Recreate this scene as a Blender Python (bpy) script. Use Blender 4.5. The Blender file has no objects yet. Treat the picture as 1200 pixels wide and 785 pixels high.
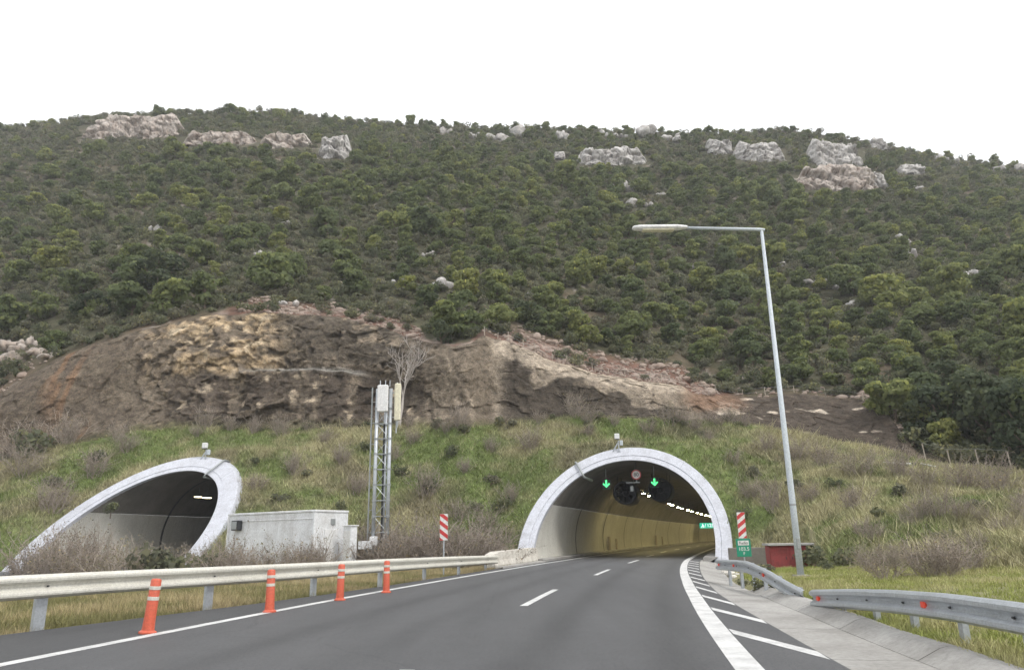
import bpy, math, random
import numpy as np
from mathutils import Vector, Matrix

R = math.radians
random.seed(7)
rng = np.random.default_rng(7)
scene = bpy.context.scene
col = scene.collection

# ------------------------------------------------------------------ camera, sky, sun, exposure
F_PX, CAM_H, ROLL, HZ = 870.0, 1.35, R(1.0), 631.0          # focal length in photo pixels, eye height
PITCH = math.atan((HZ - 392.5) / F_PX)
CAM = np.array([0.0, 0.0, CAM_H])
FWD = np.array([0, math.cos(PITCH), math.sin(PITCH)])
UP0 = np.array([0, -math.sin(PITCH), math.cos(PITCH)])
RT0 = np.array([1.0, 0, 0])
RT = RT0 * math.cos(ROLL) - UP0 * math.sin(ROLL)
UP = UP0 * math.cos(ROLL) + RT0 * math.sin(ROLL)
cd = bpy.data.cameras.new('camera'); cam = bpy.data.objects.new('camera', cd); col.objects.link(cam)
cd.sensor_width = 36.0; cd.lens = 36.0 * F_PX / 1200.0; cd.clip_start = 0.05; cd.clip_end = 3000
cam.matrix_world = Matrix(((RT[0], UP[0], -FWD[0], 0), (RT[1], UP[1], -FWD[1], 0), (RT[2], UP[2], -FWD[2], CAM_H), (0, 0, 0, 1)))
scene.camera = cam

SUN_EL, SUN_AZ = 52.0, 125.0            # azimuth clockwise from +Y: behind and to the right
world = bpy.data.worlds.new('World'); scene.world = world; world.use_nodes = True
nt = world.node_tree; nt.nodes.clear()
wo = nt.nodes.new('ShaderNodeOutputWorld'); bg = nt.nodes.new('ShaderNodeBackground')
sk = nt.nodes.new('ShaderNodeTexSky'); sk.sky_type = 'NISHITA'; sk.sun_disc = False
sk.sun_elevation = R(SUN_EL); sk.sun_rotation = R(SUN_AZ); sk.dust_density = 4.0
mx = nt.nodes.new('ShaderNodeMixRGB'); mx.inputs[0].default_value = 0.93      # thick even cloud over the sky
mx.inputs[2].default_value = (8.9, 9.0, 9.15, 1)
nt.links.new(sk.outputs[0], mx.inputs[1]); nt.links.new(mx.outputs[0], bg.inputs[0])
bg.inputs[1].default_value = 0.125
nt.links.new(bg.outputs[0], wo.inputs[0])
sl = bpy.data.lights.new('sun', 'SUN'); so = bpy.data.objects.new('sun', sl); col.objects.link(so)
sl.energy = 1.5; sl.angle = R(14); sl.color = (1, 0.96, 0.9)
d = Vector((math.sin(R(SUN_AZ)) * math.cos(R(SUN_EL)), math.cos(R(SUN_AZ)) * math.cos(R(SUN_EL)), math.sin(R(SUN_EL))))
so.rotation_euler = (-d).to_track_quat('-Z', 'Y').to_euler()
scene.view_settings.view_transform = 'Standard'; scene.view_settings.look = 'None'
scene.view_settings.exposure = 0.42; scene.view_settings.gamma = 1.0; scene.view_settings.use_curve_mapping = False
cy = scene.cycles
cy.use_denoising = True; cy.max_bounces = 6; cy.diffuse_bounces = 3; cy.glossy_bounces = 2; cy.transmission_bounces = 2; cy.transparent_max_bounces = 4
cy.use_adaptive_sampling = True; cy.adaptive_threshold = 0.035; cy.volume_bounces = 0

def ray(x, y):
    return FWD * F_PX + RT * (x - 600) + UP * (392.5 - y)
def at(x, y, Y):
    """point of the place that lies Y metres ahead on the sight line of a photo position"""
    v = ray(x, y); return CAM + v * (Y / v[1])
def at_arr(x, y, Y):
    v = FWD[None] * F_PX + RT[None] * (x[:, None] - 600) + UP[None] * (392.5 - y[:, None])
    return CAM[None] + v * (Y / v[:, 1])[:, None]
def proj(P):
    v = np.asarray(P, float) - CAM; dd = v @ FWD
    return np.stack([600 + F_PX * (v @ RT) / dd, 392.5 - F_PX * (v @ UP) / dd], -1), dd

# ------------------------------------------------------------------ noise (numpy)
def _h(ix, iy, iz, seed):
    n = (ix * 374761393 + iy * 668265263 + iz * 1440662683 + seed * 974634757) & 0x7fffffff
    n = ((n ^ (n >> 13)) * 1274126177) & 0x7fffffff
    n = (n ^ (n >> 16)) * 2246822519 & 0x7fffffff
    return (n & 0xffff) / 65535.0
def vnoise(x, y, z=0.0, seed=0):
    x = np.asarray(x, float); y = np.asarray(y, float); z = np.broadcast_to(np.asarray(z, float), x.shape)
    ix = np.floor(x).astype(np.int64); iy = np.floor(y).astype(np.int64); iz = np.floor(z).astype(np.int64)
    fx = x - ix; fy = y - iy; fz = z - iz
    fx = fx * fx * (3 - 2 * fx); fy = fy * fy * (3 - 2 * fy); fz = fz * fz * (3 - 2 * fz)
    def L(a, b, t): return a + (b - a) * t
    r = [L(L(_h(ix, iy, iz + k, seed), _h(ix + 1, iy, iz + k, seed), fx), L(_h(ix, iy + 1, iz + k, seed), _h(ix + 1, iy + 1, iz + k, seed), fx), fy) for k in (0, 1)]
    return L(r[0], r[1], fz) * 2 - 1
def fbm(x, y, z=0.0, seed=0, oct=4):
    s = 0; a = 1; t = 0
    for o in range(oct):
        s = s + a * vnoise(np.asarray(x) * 2 ** o, np.asarray(y) * 2 ** o, np.asarray(z) * 2 ** o, seed + o * 17); t += a; a *= .5
    return s / t
def sstep(a, b, x):
    t = np.clip((x - a) / (b - a), 0, 1); return t * t * (3 - 2 * t)

# ------------------------------------------------------------------ materials
MATS = {}
def new_mat(name):
    m = bpy.data.materials.new(name); m.use_nodes = True
    n = m.node_tree; b = n.nodes['Principled BSDF']; MATS[name] = m
    return m, n, b
def N(n, t, **kw):
    q = n.nodes.new(t)
    for k, v in kw.items(): setattr(q, k, v)
    return q
def ramp(n, src, stops):
    r = N(n, 'ShaderNodeValToRGB'); e = r.color_ramp.elements
    e[0].position, e[0].color = stops[0][0], (*stops[0][1], 1)
    e[1].position, e[1].color = stops[-1][0], (*stops[-1][1], 1)
    for p, c in stops[1:-1]:
        k = e.new(p); k.color = (*c, 1)
    n.links.new(src, r.inputs[0]); return r.outputs[0]
def noise_out(n, scale, detail=4, rough=.55, coord='Object', mapscale=None):
    tc = N(n, 'ShaderNodeTexCoord'); t = N(n, 'ShaderNodeTexNoise')
    t.inputs['Scale'].default_value = scale; t.inputs['Detail'].default_value = detail; t.inputs['Roughness'].default_value = rough
    src = tc.outputs[coord]
    if mapscale:
        mp = N(n, 'ShaderNodeMapping'); mp.inputs['Scale'].default_value = mapscale; n.links.new(src, mp.inputs[0]); src = mp.outputs[0]
    n.links.new(src, t.inputs['Vector']); return t.outputs['Fac']
def mixc(n, fac, a, b, mode='MIX'):
    m = N(n, 'ShaderNodeMixRGB', blend_type=mode)
    for i, v in ((0, fac), (1, a), (2, b)):
        if isinstance(v, (int, float)): m.inputs[i].default_value = v
        elif isinstance(v, tuple): m.inputs[i].default_value = (*v, 1)
        else: n.links.new(v, m.inputs[i])
    return m.outputs[0]
def bump(n, b, src, strength=.3, dist=.02):
    k = N(n, 'ShaderNodeBump'); k.inputs['Strength'].default_value = strength; k.inputs['Distance'].default_value = dist
    n.links.new(src, k.inputs['Height']); n.links.new(k.outputs[0], b.inputs['Normal'])
def weathered(name, c, dark, rough=.8, scale=1.5, amt=.55, fine=18, metal=0, bmp=.15, streak=None, con=(.78, 1.16)):
    """base colour with blotches of dirt, fine grain and optional vertical runs"""
    m, n, b = new_mat(name)
    f1 = noise_out(n, scale, 5, .6)
    r1 = N(n, 'ShaderNodeMapRange'); r1.inputs[1].default_value = .42; r1.inputs[2].default_value = .72; r1.inputs[4].default_value = amt
    n.links.new(f1, r1.inputs[0])
    cc = mixc(n, r1.outputs[0], c, dark)
    if streak:
        f3 = noise_out(n, 1.0, 3, .6, mapscale=streak)
        r3 = N(n, 'ShaderNodeMapRange'); r3.inputs[1].default_value = .5; r3.inputs[2].default_value = .75; r3.inputs[4].default_value = .6
        n.links.new(f3, r3.inputs[0]); cc = mixc(n, r3.outputs[0], cc, dark)
    f2 = noise_out(n, fine, 3, .7)
    g = ramp(n, f2, [(.25, (con[0],) * 3), (.75, (con[1],) * 3)])
    cc = mixc(n, 1.0, cc, g, 'MULTIPLY')
    n.links.new(cc, b.inputs['Base Color']); b.inputs['Roughness'].default_value = rough; b.inputs['Metallic'].default_value = metal
    if bmp: bump(n, b, f2, bmp, .02)
    return m
def attr_mat(name, rough=.95, fine=6., amt=(.6, 1.35), bmp=.4, bdist=.08, fine2=None):
    """albedo from the mesh's own colour attribute, broken up by fine grain"""
    m, n, b = new_mat(name)
    a = N(n, 'ShaderNodeAttribute', attribute_name='Col')
    f = noise_out(n, fine, 6, .65)
    g = ramp(n, f, [(.28, (amt[0],) * 3), (.72, (amt[1],) * 3)])
    n.links.new(mixc(n, 1.0, a.outputs['Color'], g, 'MULTIPLY'), b.inputs['Base Color'])
    b.inputs['Roughness'].default_value = rough; b.inputs['Specular IOR Level'].default_value = .15
    if fine2:
        f2 = noise_out(n, fine2, 4, .7); h = mixc(n, 1.0, mixc(n, 1.0, a.outputs['Color'], g, 'MULTIPLY'), ramp(n, f2, [(.3, (.6, .6, .6)), (.7, (1.45, 1.45, 1.45))]), 'MULTIPLY'); n.links.new(h, b.inputs['Base Color'])
    bump(n, b, f, bmp, bdist); return m
def leaf_mat(name, stops, transl=.25):
    """foliage: colour differs from plant to plant and from leaf clump to leaf clump"""
    m, n, b = new_mat(name)
    oi = N(n, 'ShaderNodeObjectInfo')
    base = ramp(n, oi.outputs['Random'], stops)
    a = N(n, 'ShaderNodeAttribute', attribute_name='tint')
    g = ramp(n, a.outputs['Fac'], [(0, (.55, .6, .6)), (.55, (1, 1, 1)), (1, (1.75, 1.6, 1.05))])
    cc = mixc(n, 1.0, base, g, 'MULTIPLY')
    n.links.new(cc, b.inputs['Base Color']); b.inputs['Roughness'].default_value = .75; b.inputs['Specular IOR Level'].default_value = .2
    tr = N(n, 'ShaderNodeBsdfTranslucent'); n.links.new(cc, tr.inputs[0])
    ms = N(n, 'ShaderNodeMixShader'); ms.inputs[0].default_value = transl
    n.links.new(b.outputs[0], ms.inputs[1]); n.links.new(tr.outputs[0], ms.inputs[2])
    n.links.new(ms.outputs[0], n.nodes['Material Output'].inputs[0]); return m
def emis(name, c, s):
    m, n, b = new_mat(name); b.inputs['Base Color'].default_value = (*c, 1)
    b.inputs['Emission Color'].default_value = (*c, 1); b.inputs['Emission Strength'].default_value = s; return m

def road_mat():
    m, n, b = new_mat('asphalt')
    f = noise_out(n, .35, 5, .6, mapscale=(1, .22, 1)); g = noise_out(n, 22, 5, .85); k = noise_out(n, 2.2, 5, .65); st = noise_out(n, 1.0, 4, .6, mapscale=(1.6, .10, 1))
    c = ramp(n, f, [(.3, (.072, .073, .076)), (.7, (.090, .091, .094))])
    c = mixc(n, 1.0, c, ramp(n, st, [(.3, (.91, .91, .91)), (.5, (1.0, 1.0, 1.0)), (.72, (1.08, 1.08, 1.08))]), 'MULTIPLY')
    c = mixc(n, 1.0, c, ramp(n, k, [(.3, (.93, .93, .93)), (.7, (1.06, 1.06, 1.06))]), 'MULTIPLY')
    c = mixc(n, 1.0, c, ramp(n, g, [(.22, (.45, .45, .45)), (.78, (1.55, 1.55, 1.55))]), 'MULTIPLY')
    v = N(n, 'ShaderNodeTexVoronoi', feature='DISTANCE_TO_EDGE'); tc = N(n, 'ShaderNodeTexCoord'); w = N(n, 'ShaderNodeMixRGB'); w.inputs[0].default_value = .25
    nn = N(n, 'ShaderNodeTexNoise'); nn.inputs['Scale'].default_value = 1.5; n.links.new(tc.outputs['Object'], nn.inputs['Vector'])
    n.links.new(tc.outputs['Object'], w.inputs[1]); n.links.new(nn.outputs['Color'], w.inputs[2]); n.links.new(w.outputs[0], v.inputs['Vector']); v.inputs['Scale'].default_value = .16
    c = mixc(n, 1.0, c, ramp(n, v.outputs['Distance'], [(.0, (.82, .82, .82)), (.003, (1, 1, 1))]), 'MULTIPLY')     # sealed cracks
    tk = N(n, 'ShaderNodeAttribute', attribute_name='track'); c = mixc(n, 1.0, c, ramp(n, tk.outputs['Fac'], [(0, (1.07, 1.07, 1.07)), (1, (.80, .80, .80))]), 'MULTIPLY')      # polished wheel paths
    n.links.new(c, b.inputs['Base Color']); b.inputs['Roughness'].default_value = .68; b.inputs['Specular IOR Level'].default_value = .4
    bump(n, b, g, .4, .01); return m
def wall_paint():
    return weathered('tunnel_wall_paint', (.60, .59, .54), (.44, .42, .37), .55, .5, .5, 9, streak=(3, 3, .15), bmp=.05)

road_mat(); wall_paint()
weathered('road_paint', (.66, .66, .65), (.34, .34, .34), .6, 2.4, .75, 30)
weathered('concrete', (.37, .36, .34), (.20, .19, .175), .9, .55, .9, 14)
weathered('portal_concrete', (.52, .535, .585), (.36, .365, .39), .85, 1.3, .4, 9, streak=(2.2, 2.2, .3))
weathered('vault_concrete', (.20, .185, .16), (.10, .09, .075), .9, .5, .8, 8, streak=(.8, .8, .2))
weathered('old_barrier_paint', (.62, .59, .53), (.36, .32, .27), .85, 1.6, .8, 12)
weathered('cream_rail', (.62, .605, .54), (.42, .395, .34), .5, 1.2, .5, 20, bmp=.05)
weathered('galvanised', (.50, .53, .56), (.36, .38, .40), .42, 2.0, .5, 25, metal=.55, bmp=.05)
weathered('grey_steel', (.36, .38, .38), (.24, .25, .25), .5, 2.0, .5, 25, metal=.4, bmp=.05)
weathered('dark_steel', (.030, .032, .036), (.018, .018, .020), .5, 3, .5, 25, bmp=.05)
weathered('orange_plastic', (.60, .115, .06), (.42, .10, .06), .5, 5, .5, 25, bmp=.03)
weathered('white_sheet', (.72, .72, .70), (.45, .43, .40), .5, 5, .4, 25, bmp=.02)
weathered('sign_red', (.55, .045, .045), (.42, .04, .04), .4, 5, .3, 25, bmp=.0)
weathered('sign_green', (.012, .25, .15), (.012, .2, .12), .4, 4, .3, 25, bmp=.0)
weathered('sign_black', (.02, .02, .02), (.03, .03, .03), .5, 4, .3, 25, bmp=.0)
weathered('reflector_red', (.80, .07, .03), (.5, .05, .03), .3, 9, .4, 25, bmp=.0)
weathered('container_paint', (.76, .775, .79), (.50, .49, .48), .55, .9, .8, 10, streak=(2.5, 2.5, .3), bmp=.05)
weathered('antenna_white', (.74, .74, .74), (.6, .6, .58), .5, 2, .3, 10, bmp=.0)
weathered('antenna_cream', (.72, .68, .52), (.6, .56, .42), .5, 2, .3, 10, bmp=.0)
weathered('hut_red', (.28, .048, .048), (.15, .042, .038), .7, 2.2, .7, 16)
weathered('lamp_grey', (.52, .57, .61), (.42, .45, .48), .5, 1.2, .4, 20, bmp=.0)
weathered('limestone', (.50, .48, .46), (.27, .245, .225), .95, .45, .9, 1.1, bmp=1., streak=(.6, .6, .12), con=(.38, 1.45))
weathered('stained_limestone', (.45, .40, .36), (.30, .235, .19), .95, .35, .9, 1.1, bmp=1., streak=(.6, .6, .12), con=(.38, 1.45))
weathered('rubble_stone', (.33, .265, .22), (.20, .14, .11), .95, .6, .8, 3, bmp=.5)
weathered('bark', (.16, .12, .09), (.08, .06, .05), .95, 3, .7, 20)
weathered('grey_bark', (.46, .42, .39), (.28, .25, .23), .95, 3, .7, 20)
weathered('dry_twig', (.40, .345, .30), (.27, .225, .19), .95, 1.2, .7, 8, bmp=0)
weathered('pale_post', (.42, .37, .31), (.27, .23, .19), .9, 3, .5, 20)
weathered('ground_mat', (.23, .22, .11), (.16, .14, .08), .95, .4, .8, 4)
attr_mat('hill_soil', fine=1.2); attr_mat('cut_rock', fine=1.6, amt=(.42, 1.55), bmp=.8, bdist=.3, fine2=7.); attr_mat('slope_soil', fine=2.5)
m_, n_, b_ = new_mat('grass_blades'); a_ = N(n_, 'ShaderNodeAttribute', attribute_name='Col'); n_.links.new(a_.outputs['Color'], b_.inputs['Base Color']); b_.inputs['Roughness'].default_value = .85; b_.inputs['Specular IOR Level'].default_value = .15
leaf_mat('pine_needles', [(0, (.145, .178, .090)), (.35, (.182, .216, .100)), (.7, (.218, .250, .108)), (.92, (.265, .290, .115)), (1, (.30, .315, .12))], .5)
leaf_mat('scrub_leaves', [(0, (.142, .158, .098)), (.4, (.175, .188, .116)), (.75, (.21, .218, .134)), (1, (.265, .258, .175))], .5)
leaf_mat('heath_leaves', [(0, (.165, .168, .115)), (.5, (.195, .195, .135)), (1, (.245, .232, .17))], .5)
leaf_mat('dark_leaves', [(0, (.075, .098, .058)), (1, (.105, .125, .070))], .4)
leaf_mat('dry_leaves', [(0, (.24, .205, .165)), (.5, (.30, .26, .205)), (1, (.26, .25, .16))], .35)
emis('tunnel_lamp_glow', (1.0, .82, .36), 190.0); emis('dim_lamp_glow', (1.0, .88, .55), 6.0); emis('lit_white', (1, 1, 1), 1.0); emis('lit_green_panel', (.03, .42, .27), .9); emis('green_signal_glow', (.10, 1.0, .30), 1.15)

# ------------------------------------------------------------------ mesh helpers
class MB:
    def __init__(s): s.v = []; s.f = []
    def add(s, vs, fs):
        o = len(s.v); s.v += [tuple(map(float, p)) for p in vs]; s.f += [tuple(i + o for i in q) for q in fs]; return s
    def box(s, c, size, M=None):
        x, y, z = [k / 2 for k in size]
        vs = [Vector((a * x, b * y, e * z)) for e in (-1, 1) for a, b in ((-1, -1), (1, -1), (1, 1), (-1, 1))]
        if M is not None: vs = [M @ p for p in vs]
        vs = [p + Vector(c) for p in vs]
        return s.add(vs, [(3, 2, 1, 0), (4, 5, 6, 7), (0, 1, 5, 4), (1, 2, 6, 5), (2, 3, 7, 6), (3, 0, 4, 7)])
    def bbox(s, c, size, bev=.02, M=None):
        """box with chamfered vertical and horizontal edges"""
        x, y, z = [k / 2 for k in size]; b = min(bev, x * .9, y * .9, z * .9); vs = []
        for zz, k in ((-z, b), (-z + b, 0), (z - b, 0), (z, b)):
            X, Y = x - k, y - k
            vs += [Vector(p) for p in ((-X + b, -Y, zz), (X - b, -Y, zz), (X, -Y + b, zz), (X, Y - b, zz), (X - b, Y, zz), (-X + b, Y, zz), (-X, Y - b, zz), (-X, -Y + b, zz))]
        fs = [tuple(range(7, -1, -1)), tuple(range(24, 32))]
        for l in range(3):
            fs += [(l * 8 + i, l * 8 + (i + 1) % 8, l * 8 + 8 + (i + 1) % 8, l * 8 + 8 + i) for i in range(8)]
        if M is not None: vs = [M @ p for p in vs]
        return s.add([p + Vector(c) for p in vs], fs)
    def tube(s, pts, rad, n=8, cap=True):
        pts = [Vector(p) for p in pts]; rads = rad if isinstance(rad, (list, tuple)) else [rad] * len(pts); vs = []; fs = []
        for i, p in enumerate(pts):
            t = (pts[min(i + 1, len(pts) - 1)] - pts[max(i - 1, 0)]).normalized()
            a = t.orthogonal().normalized() if i == 0 else (a - t * a.dot(t)).normalized()
            b = t.cross(a)
            vs += [p + (a * math.cos(2 * math.pi * k / n) + b * math.sin(2 * math.pi * k / n)) * rads[i] for k in range(n)]
        for i in range(len(pts) - 1):
            fs += [(i * n + k, i * n + (k + 1) % n, (i + 1) * n + (k + 1) % n, (i + 1) * n + k) for k in range(n)]
        if cap: fs += [tuple(range(n - 1, -1, -1)), tuple(range((len(pts) - 1) * n, len(pts) * n))]
        return s.add(vs, fs)
    def strip(s, rows, closed=False):
        """grid between successive rows of points"""
        n = len(rows[0]); vs = [p for r in rows for p in r]; fs = []
        for i in range(len(rows) - 1):
            for k in range(n if closed else n - 1):
                fs.append((i * n + k, i * n + (k + 1) % n, (i + 1) * n + (k + 1) % n, (i + 1) * n + k))
        return s.add(vs, fs)
    def lathe(s, prof, c=(0, 0, 0), axis='z', n=20):
        rows = []
        for r, h in prof:
            row = []
            for k in range(n):
                a = 2 * math.pi * k / n; x, y = r * math.cos(a), r * math.sin(a)
                row.append((c[0] + x, c[1] + y, c[2] + h) if axis == 'z' else (c[0] + x, c[1] + h, c[2] + y))
            rows.append(row)
        return s.strip(rows, True)
    def prism(s, poly, y0, y1):
        """polygon in x,z pushed from y0 to y1"""
        n = len(poly)
        return s.add([(x, y0, z) for x, z in poly] + [(x, y1, z) for x, z in poly],
                     [tuple(range(n)), tuple(range(2 * n - 1, n - 1, -1))] + [(k, n + k, n + (k + 1) % n, (k + 1) % n) for k in range(n)])
    def build(s, name, mat, parent=None, smooth=False):
        me = bpy.data.meshes.new(name); me.from_pydata(s.v, [], s.f); me.update()
        me.materials.append(MATS[mat] if isinstance(mat, str) else mat)
        if smooth: me.polygons.foreach_set('use_smooth', [True] * len(me.polygons))
        o = bpy.data.objects.new(name, me); col.objects.link(o); o.parent = parent; return o
def np_mesh(name, V, Fq, mat, parent=None, smooth=False, attrs=None, link=True):
    V = np.asarray(V, np.float32); Fq = np.asarray(Fq, np.int32); k = Fq.shape[1]
    me = bpy.data.meshes.new(name); me.vertices.add(len(V)); me.vertices.foreach_set('co', V.ravel())
    me.loops.add(Fq.size); me.loops.foreach_set('vertex_index', Fq.ravel()); me.polygons.add(len(Fq))
    me.polygons.foreach_set('loop_start', np.arange(0, Fq.size, k, dtype=np.int32)); me.polygons.foreach_set('loop_total', np.full(len(Fq), k, np.int32))
    me.update(calc_edges=True)
    if smooth: me.polygons.foreach_set('use_smooth', np.ones(len(Fq), bool))
    for an, av in (attrs or {}).items():
        av = np.asarray(av, np.float32)
        if av.ndim == 2:
            a = me.attributes.new(an, 'FLOAT_COLOR', 'POINT'); a.data.foreach_set('color', np.concatenate([av, np.ones((len(av), 1), np.float32)], 1).ravel())
        else:
            a = me.attributes.new(an, 'FLOAT', 'POINT'); a.data.foreach_set('value', av)
    me.materials.append(MATS[mat]); me.validate()
    if not link: return me
    o = bpy.data.objects.new(name, me); col.objects.link(o); o.parent = parent; return o
def tag(o, label=None, cat=None, group=None, kind=None):
    for k, v in (('label', label), ('category', cat), ('group', group), ('kind', kind)):
        if v: o[k] = v
    return o
def thing(name, label, cat, loc=(0, 0, 0), rz=0, group=None):
    o = bpy.data.objects.new(name, None); col.objects.link(o); o.empty_display_size = .2
    o.location = loc; o.rotation_euler = (0, 0, rz); return tag(o, label, cat, group)
def text_part(name, body, size, loc, rot, mat, parent):
    cu = bpy.data.curves.new(name, 'FONT'); cu.body = body; cu.size = size; cu.align_x = 'CENTER'; cu.align_y = 'CENTER'; cu.extrude = .001; cu.offset = .004 * size
    t = bpy.data.objects.new(name + '_c', cu); col.objects.link(t)
    me = bpy.data.meshes.new_from_object(t.evaluated_get(bpy.context.evaluated_depsgraph_get()))
    bpy.data.objects.remove(t); me.materials.clear(); me.materials.append(MATS[mat])
    o = bpy.data.objects.new(name, me); col.objects.link(o); o.location = loc; o.rotation_euler = rot; o.parent = parent; return o

# ------------------------------------------------------------------ the road's path (s along it, u across to the right)
DS = .1
SS = np.arange(-110, 190, DS); I0 = int(round(110 / DS))
HH = np.where(SS < 0, .267 + .0031 * np.maximum(SS, -60), .267 + .001 * SS)
PX = np.zeros_like(SS); PY = np.zeros_like(SS); PX[I0], PY[I0] = 6.127, 44.936
for i in range(I0 + 1, len(SS)):
    m = (HH[i] + HH[i - 1]) / 2; PX[i] = PX[i - 1] + math.sin(m) * DS; PY[i] = PY[i - 1] + math.cos(m) * DS
for i in range(I0 - 1, -1, -1):
    m = (HH[i] + HH[i + 1]) / 2; PX[i] = PX[i + 1] - math.sin(m) * DS; PY[i] = PY[i + 1] - math.cos(m) * DS
def road_pt(s, u, z=0.0):
    x = np.interp(s, SS, PX); y = np.interp(s, SS, PY); h = np.interp(s, SS, HH)
    return (x + u * math.cos(h), y - u * math.sin(h), z)
def road_h(s): return float(np.interp(s, SS, HH))
def to_su(X, Y):
    X = np.asarray(X, float); Y = np.asarray(Y, float)
    s = (X - 6.127) * math.sin(.2) + (Y - 44.936) * math.cos(.2)
    for _ in range(4):
        x = np.interp(s, SS, PX); y = np.interp(s, SS, PY); h = np.interp(s, SS, HH)
        s = s + (X - x) * np.sin(h) + (Y - y) * np.cos(h)
    x = np.interp(s, SS, PX); y = np.interp(s, SS, PY); h = np.interp(s, SS, HH)
    return s, (X - x) * np.cos(h) - (Y - y) * np.sin(h)
def itp(s, pts):
    return float(np.interp(s, [p[0] for p in pts], [p[1] for p in pts]))
U_LEFT = [(-110, -4.8), (-37, -4.68), (-31, -4.57), (-27, -4.48), (-21, -4.27), (-11.5, -4.0), (0, -3.85), (190, -3.8)]
U_RIN = [(-110, 3.84), (-37, 3.84), (-27, 3.89), (-20, 3.86), (-10, 3.72), (0, 3.55), (190, 3.5)]
U_EDGE = [(-110, 5.3), (-37, 5.01), (-32.5, 4.87), (-29, 4.73), (-26, 4.63), (-20, 4.58), (-10, 4.55), (0, 4.45), (190, 4.4)]
U_KERB = [(-110, 6.3), (-37, 5.92), (-33.3, 5.79), (-31, 5.74), (-28, 5.6), (-25, 5.55), (-20, 5.5), (-9, 5.6), (-4, 6.0), (4, 6.4)]
def apron_z(s): return itp(s, [(-110, -.02), (-27, -.02), (-14, -.2), (-4, -.3), (0, -.3)])

# left tunnel: straight axis
LT = dict(c=(-26.02, 48.22), h=.193, k=1.22, m=.068, zc=1.19, z0=.17, Ro=6.456, Ri=5.30)
MT = dict(c=(6.127, 44.936), h=.267, k=.977, m=.119, zc=1.084, z0=-.025, Ro=6.26, Ri=5.306)
def tun_pt(T, s, u, z, main):
    if main: return road_pt(s, u, z + T['z0'])
    return (T['c'][0] + u * math.cos(T['h']) + s * math.sin(T['h']), T['c'][1] - u * math.sin(T['h']) + s * math.cos(T['h']), z + T['z0'])
def tun_su(T, X, Y):
    dx, dy = X - T['c'][0], Y - T['c'][1]
    return dx * math.sin(T['h']) + dy * math.cos(T['h']), dx * math.cos(T['h']) - dy * math.sin(T['h'])

# ------------------------------------------------------------------ terrain sheets, fanned out from the road
XS = np.unique(np.concatenate([np.arange(-1000, -80, 14), np.arange(-80, 1281, 1.7), np.arange(1290, 2200, 14)]).astype(float))
NC = len(XS)
def ctl(pts, xs=XS): return np.interp(xs, [p[0] for p in pts], [p[1] for p in pts])
def smooth_ctl(pts, w=15):
    v = ctl(pts, np.arange(-1100, 2300, 2.)); k = np.hanning(w); k /= k.sum()
    v2 = np.convolve(np.pad(v, w // 2, 'edge'), k, 'valid')[:len(v)]
    return np.interp(XS, np.arange(-1100, 2300, 2.), v2)
jit = lambda sc, sd: fbm(XS / sc, XS * 0, 0, sd, 4)
ROW_B = smooth_ctl([(-1000, 560), (-200, 548), (0, 541), (60, 526), (130, 510), (200, 503), (300, 504), (400, 502), (480, 499), (540, 502), (600, 496), (650, 489), (700, 488), (780, 491), (850, 494), (900, 501), (960, 513), (1010, 523), (1060, 535), (1110, 547), (1200, 556), (1400, 570), (2200, 600)]) + 3.0 * jit(40, 3)
ROW_T = smooth_ctl([(-1000, 500), (-200, 478), (0, 462), (60, 424), (110, 402), (170, 385), (230, 372), (300, 366), (400, 371), (450, 384), (490, 398), (530, 406), (552, 402), (566, 392), (600, 403), (640, 420), (700, 438), (760, 447), (800, 452), (812, 462), (860, 465), (950, 462), (1010, 469), (1036, 480), (1058, 508), (1075, 530), (1110, 545.5), (1200, 554.5), (1400, 568), (2200, 598)], 9) + 2.0 * jit(25, 5)
ROW_T = np.minimum(ROW_T, ROW_B - .8)
YB = smooth_ctl([(-1000, 50), (-200, 61), (0, 62), (300, 64), (440, 64), (500, 61), (548, 58.5), (572, 61.5), (700, 62), (850, 62), (1000, 58), (1060, 55), (1110, 52), (1200, 48), (1400, 40), (2200, 25)], 21)
YT = YB + smooth_ctl([(-1000, 6), (0, 8), (170, 7.5), (400, 8), (500, 6.5), (550, 5.5), (600, 4.5), (780, 4.5), (850, 9), (1000, 9), (1060, 2.), (1110, .3), (2200, .3)], 15)
ROW_R = smooth_ctl([(-1000, 260), (-400, 190), (-200, 168), (0, 152), (60, 147), (110, 138), (160, 136), (260, 132), (330, 131), (400, 141), (480, 147), (560, 150), (640, 152), (720, 155), (800, 159), (870, 156), (920, 152), (980, 160), (1050, 175), (1100, 184), (1200, 197), (1400, 226), (2200, 330)], 41)
YR = 190 + 10 * jit(300, 9)
PB = at_arr(XS, ROW_B, YB); PT = at_arr(XS, ROW_T, YT); PR = at_arr(XS, ROW_R, YR)
YTOE = smooth_ctl([(-1000, 40), (0, 46.5), (300, 47), (450, 47), (560, 46.5), (800, 44), (870, 41.5), (950, 35), (1060, 26), (1200, 19.5), (1400, 14), (2200, 8)], 41)
TOE = at_arr(XS, np.full(NC, 640.), YTOE); TOE[:, 2] = -.45

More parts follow.
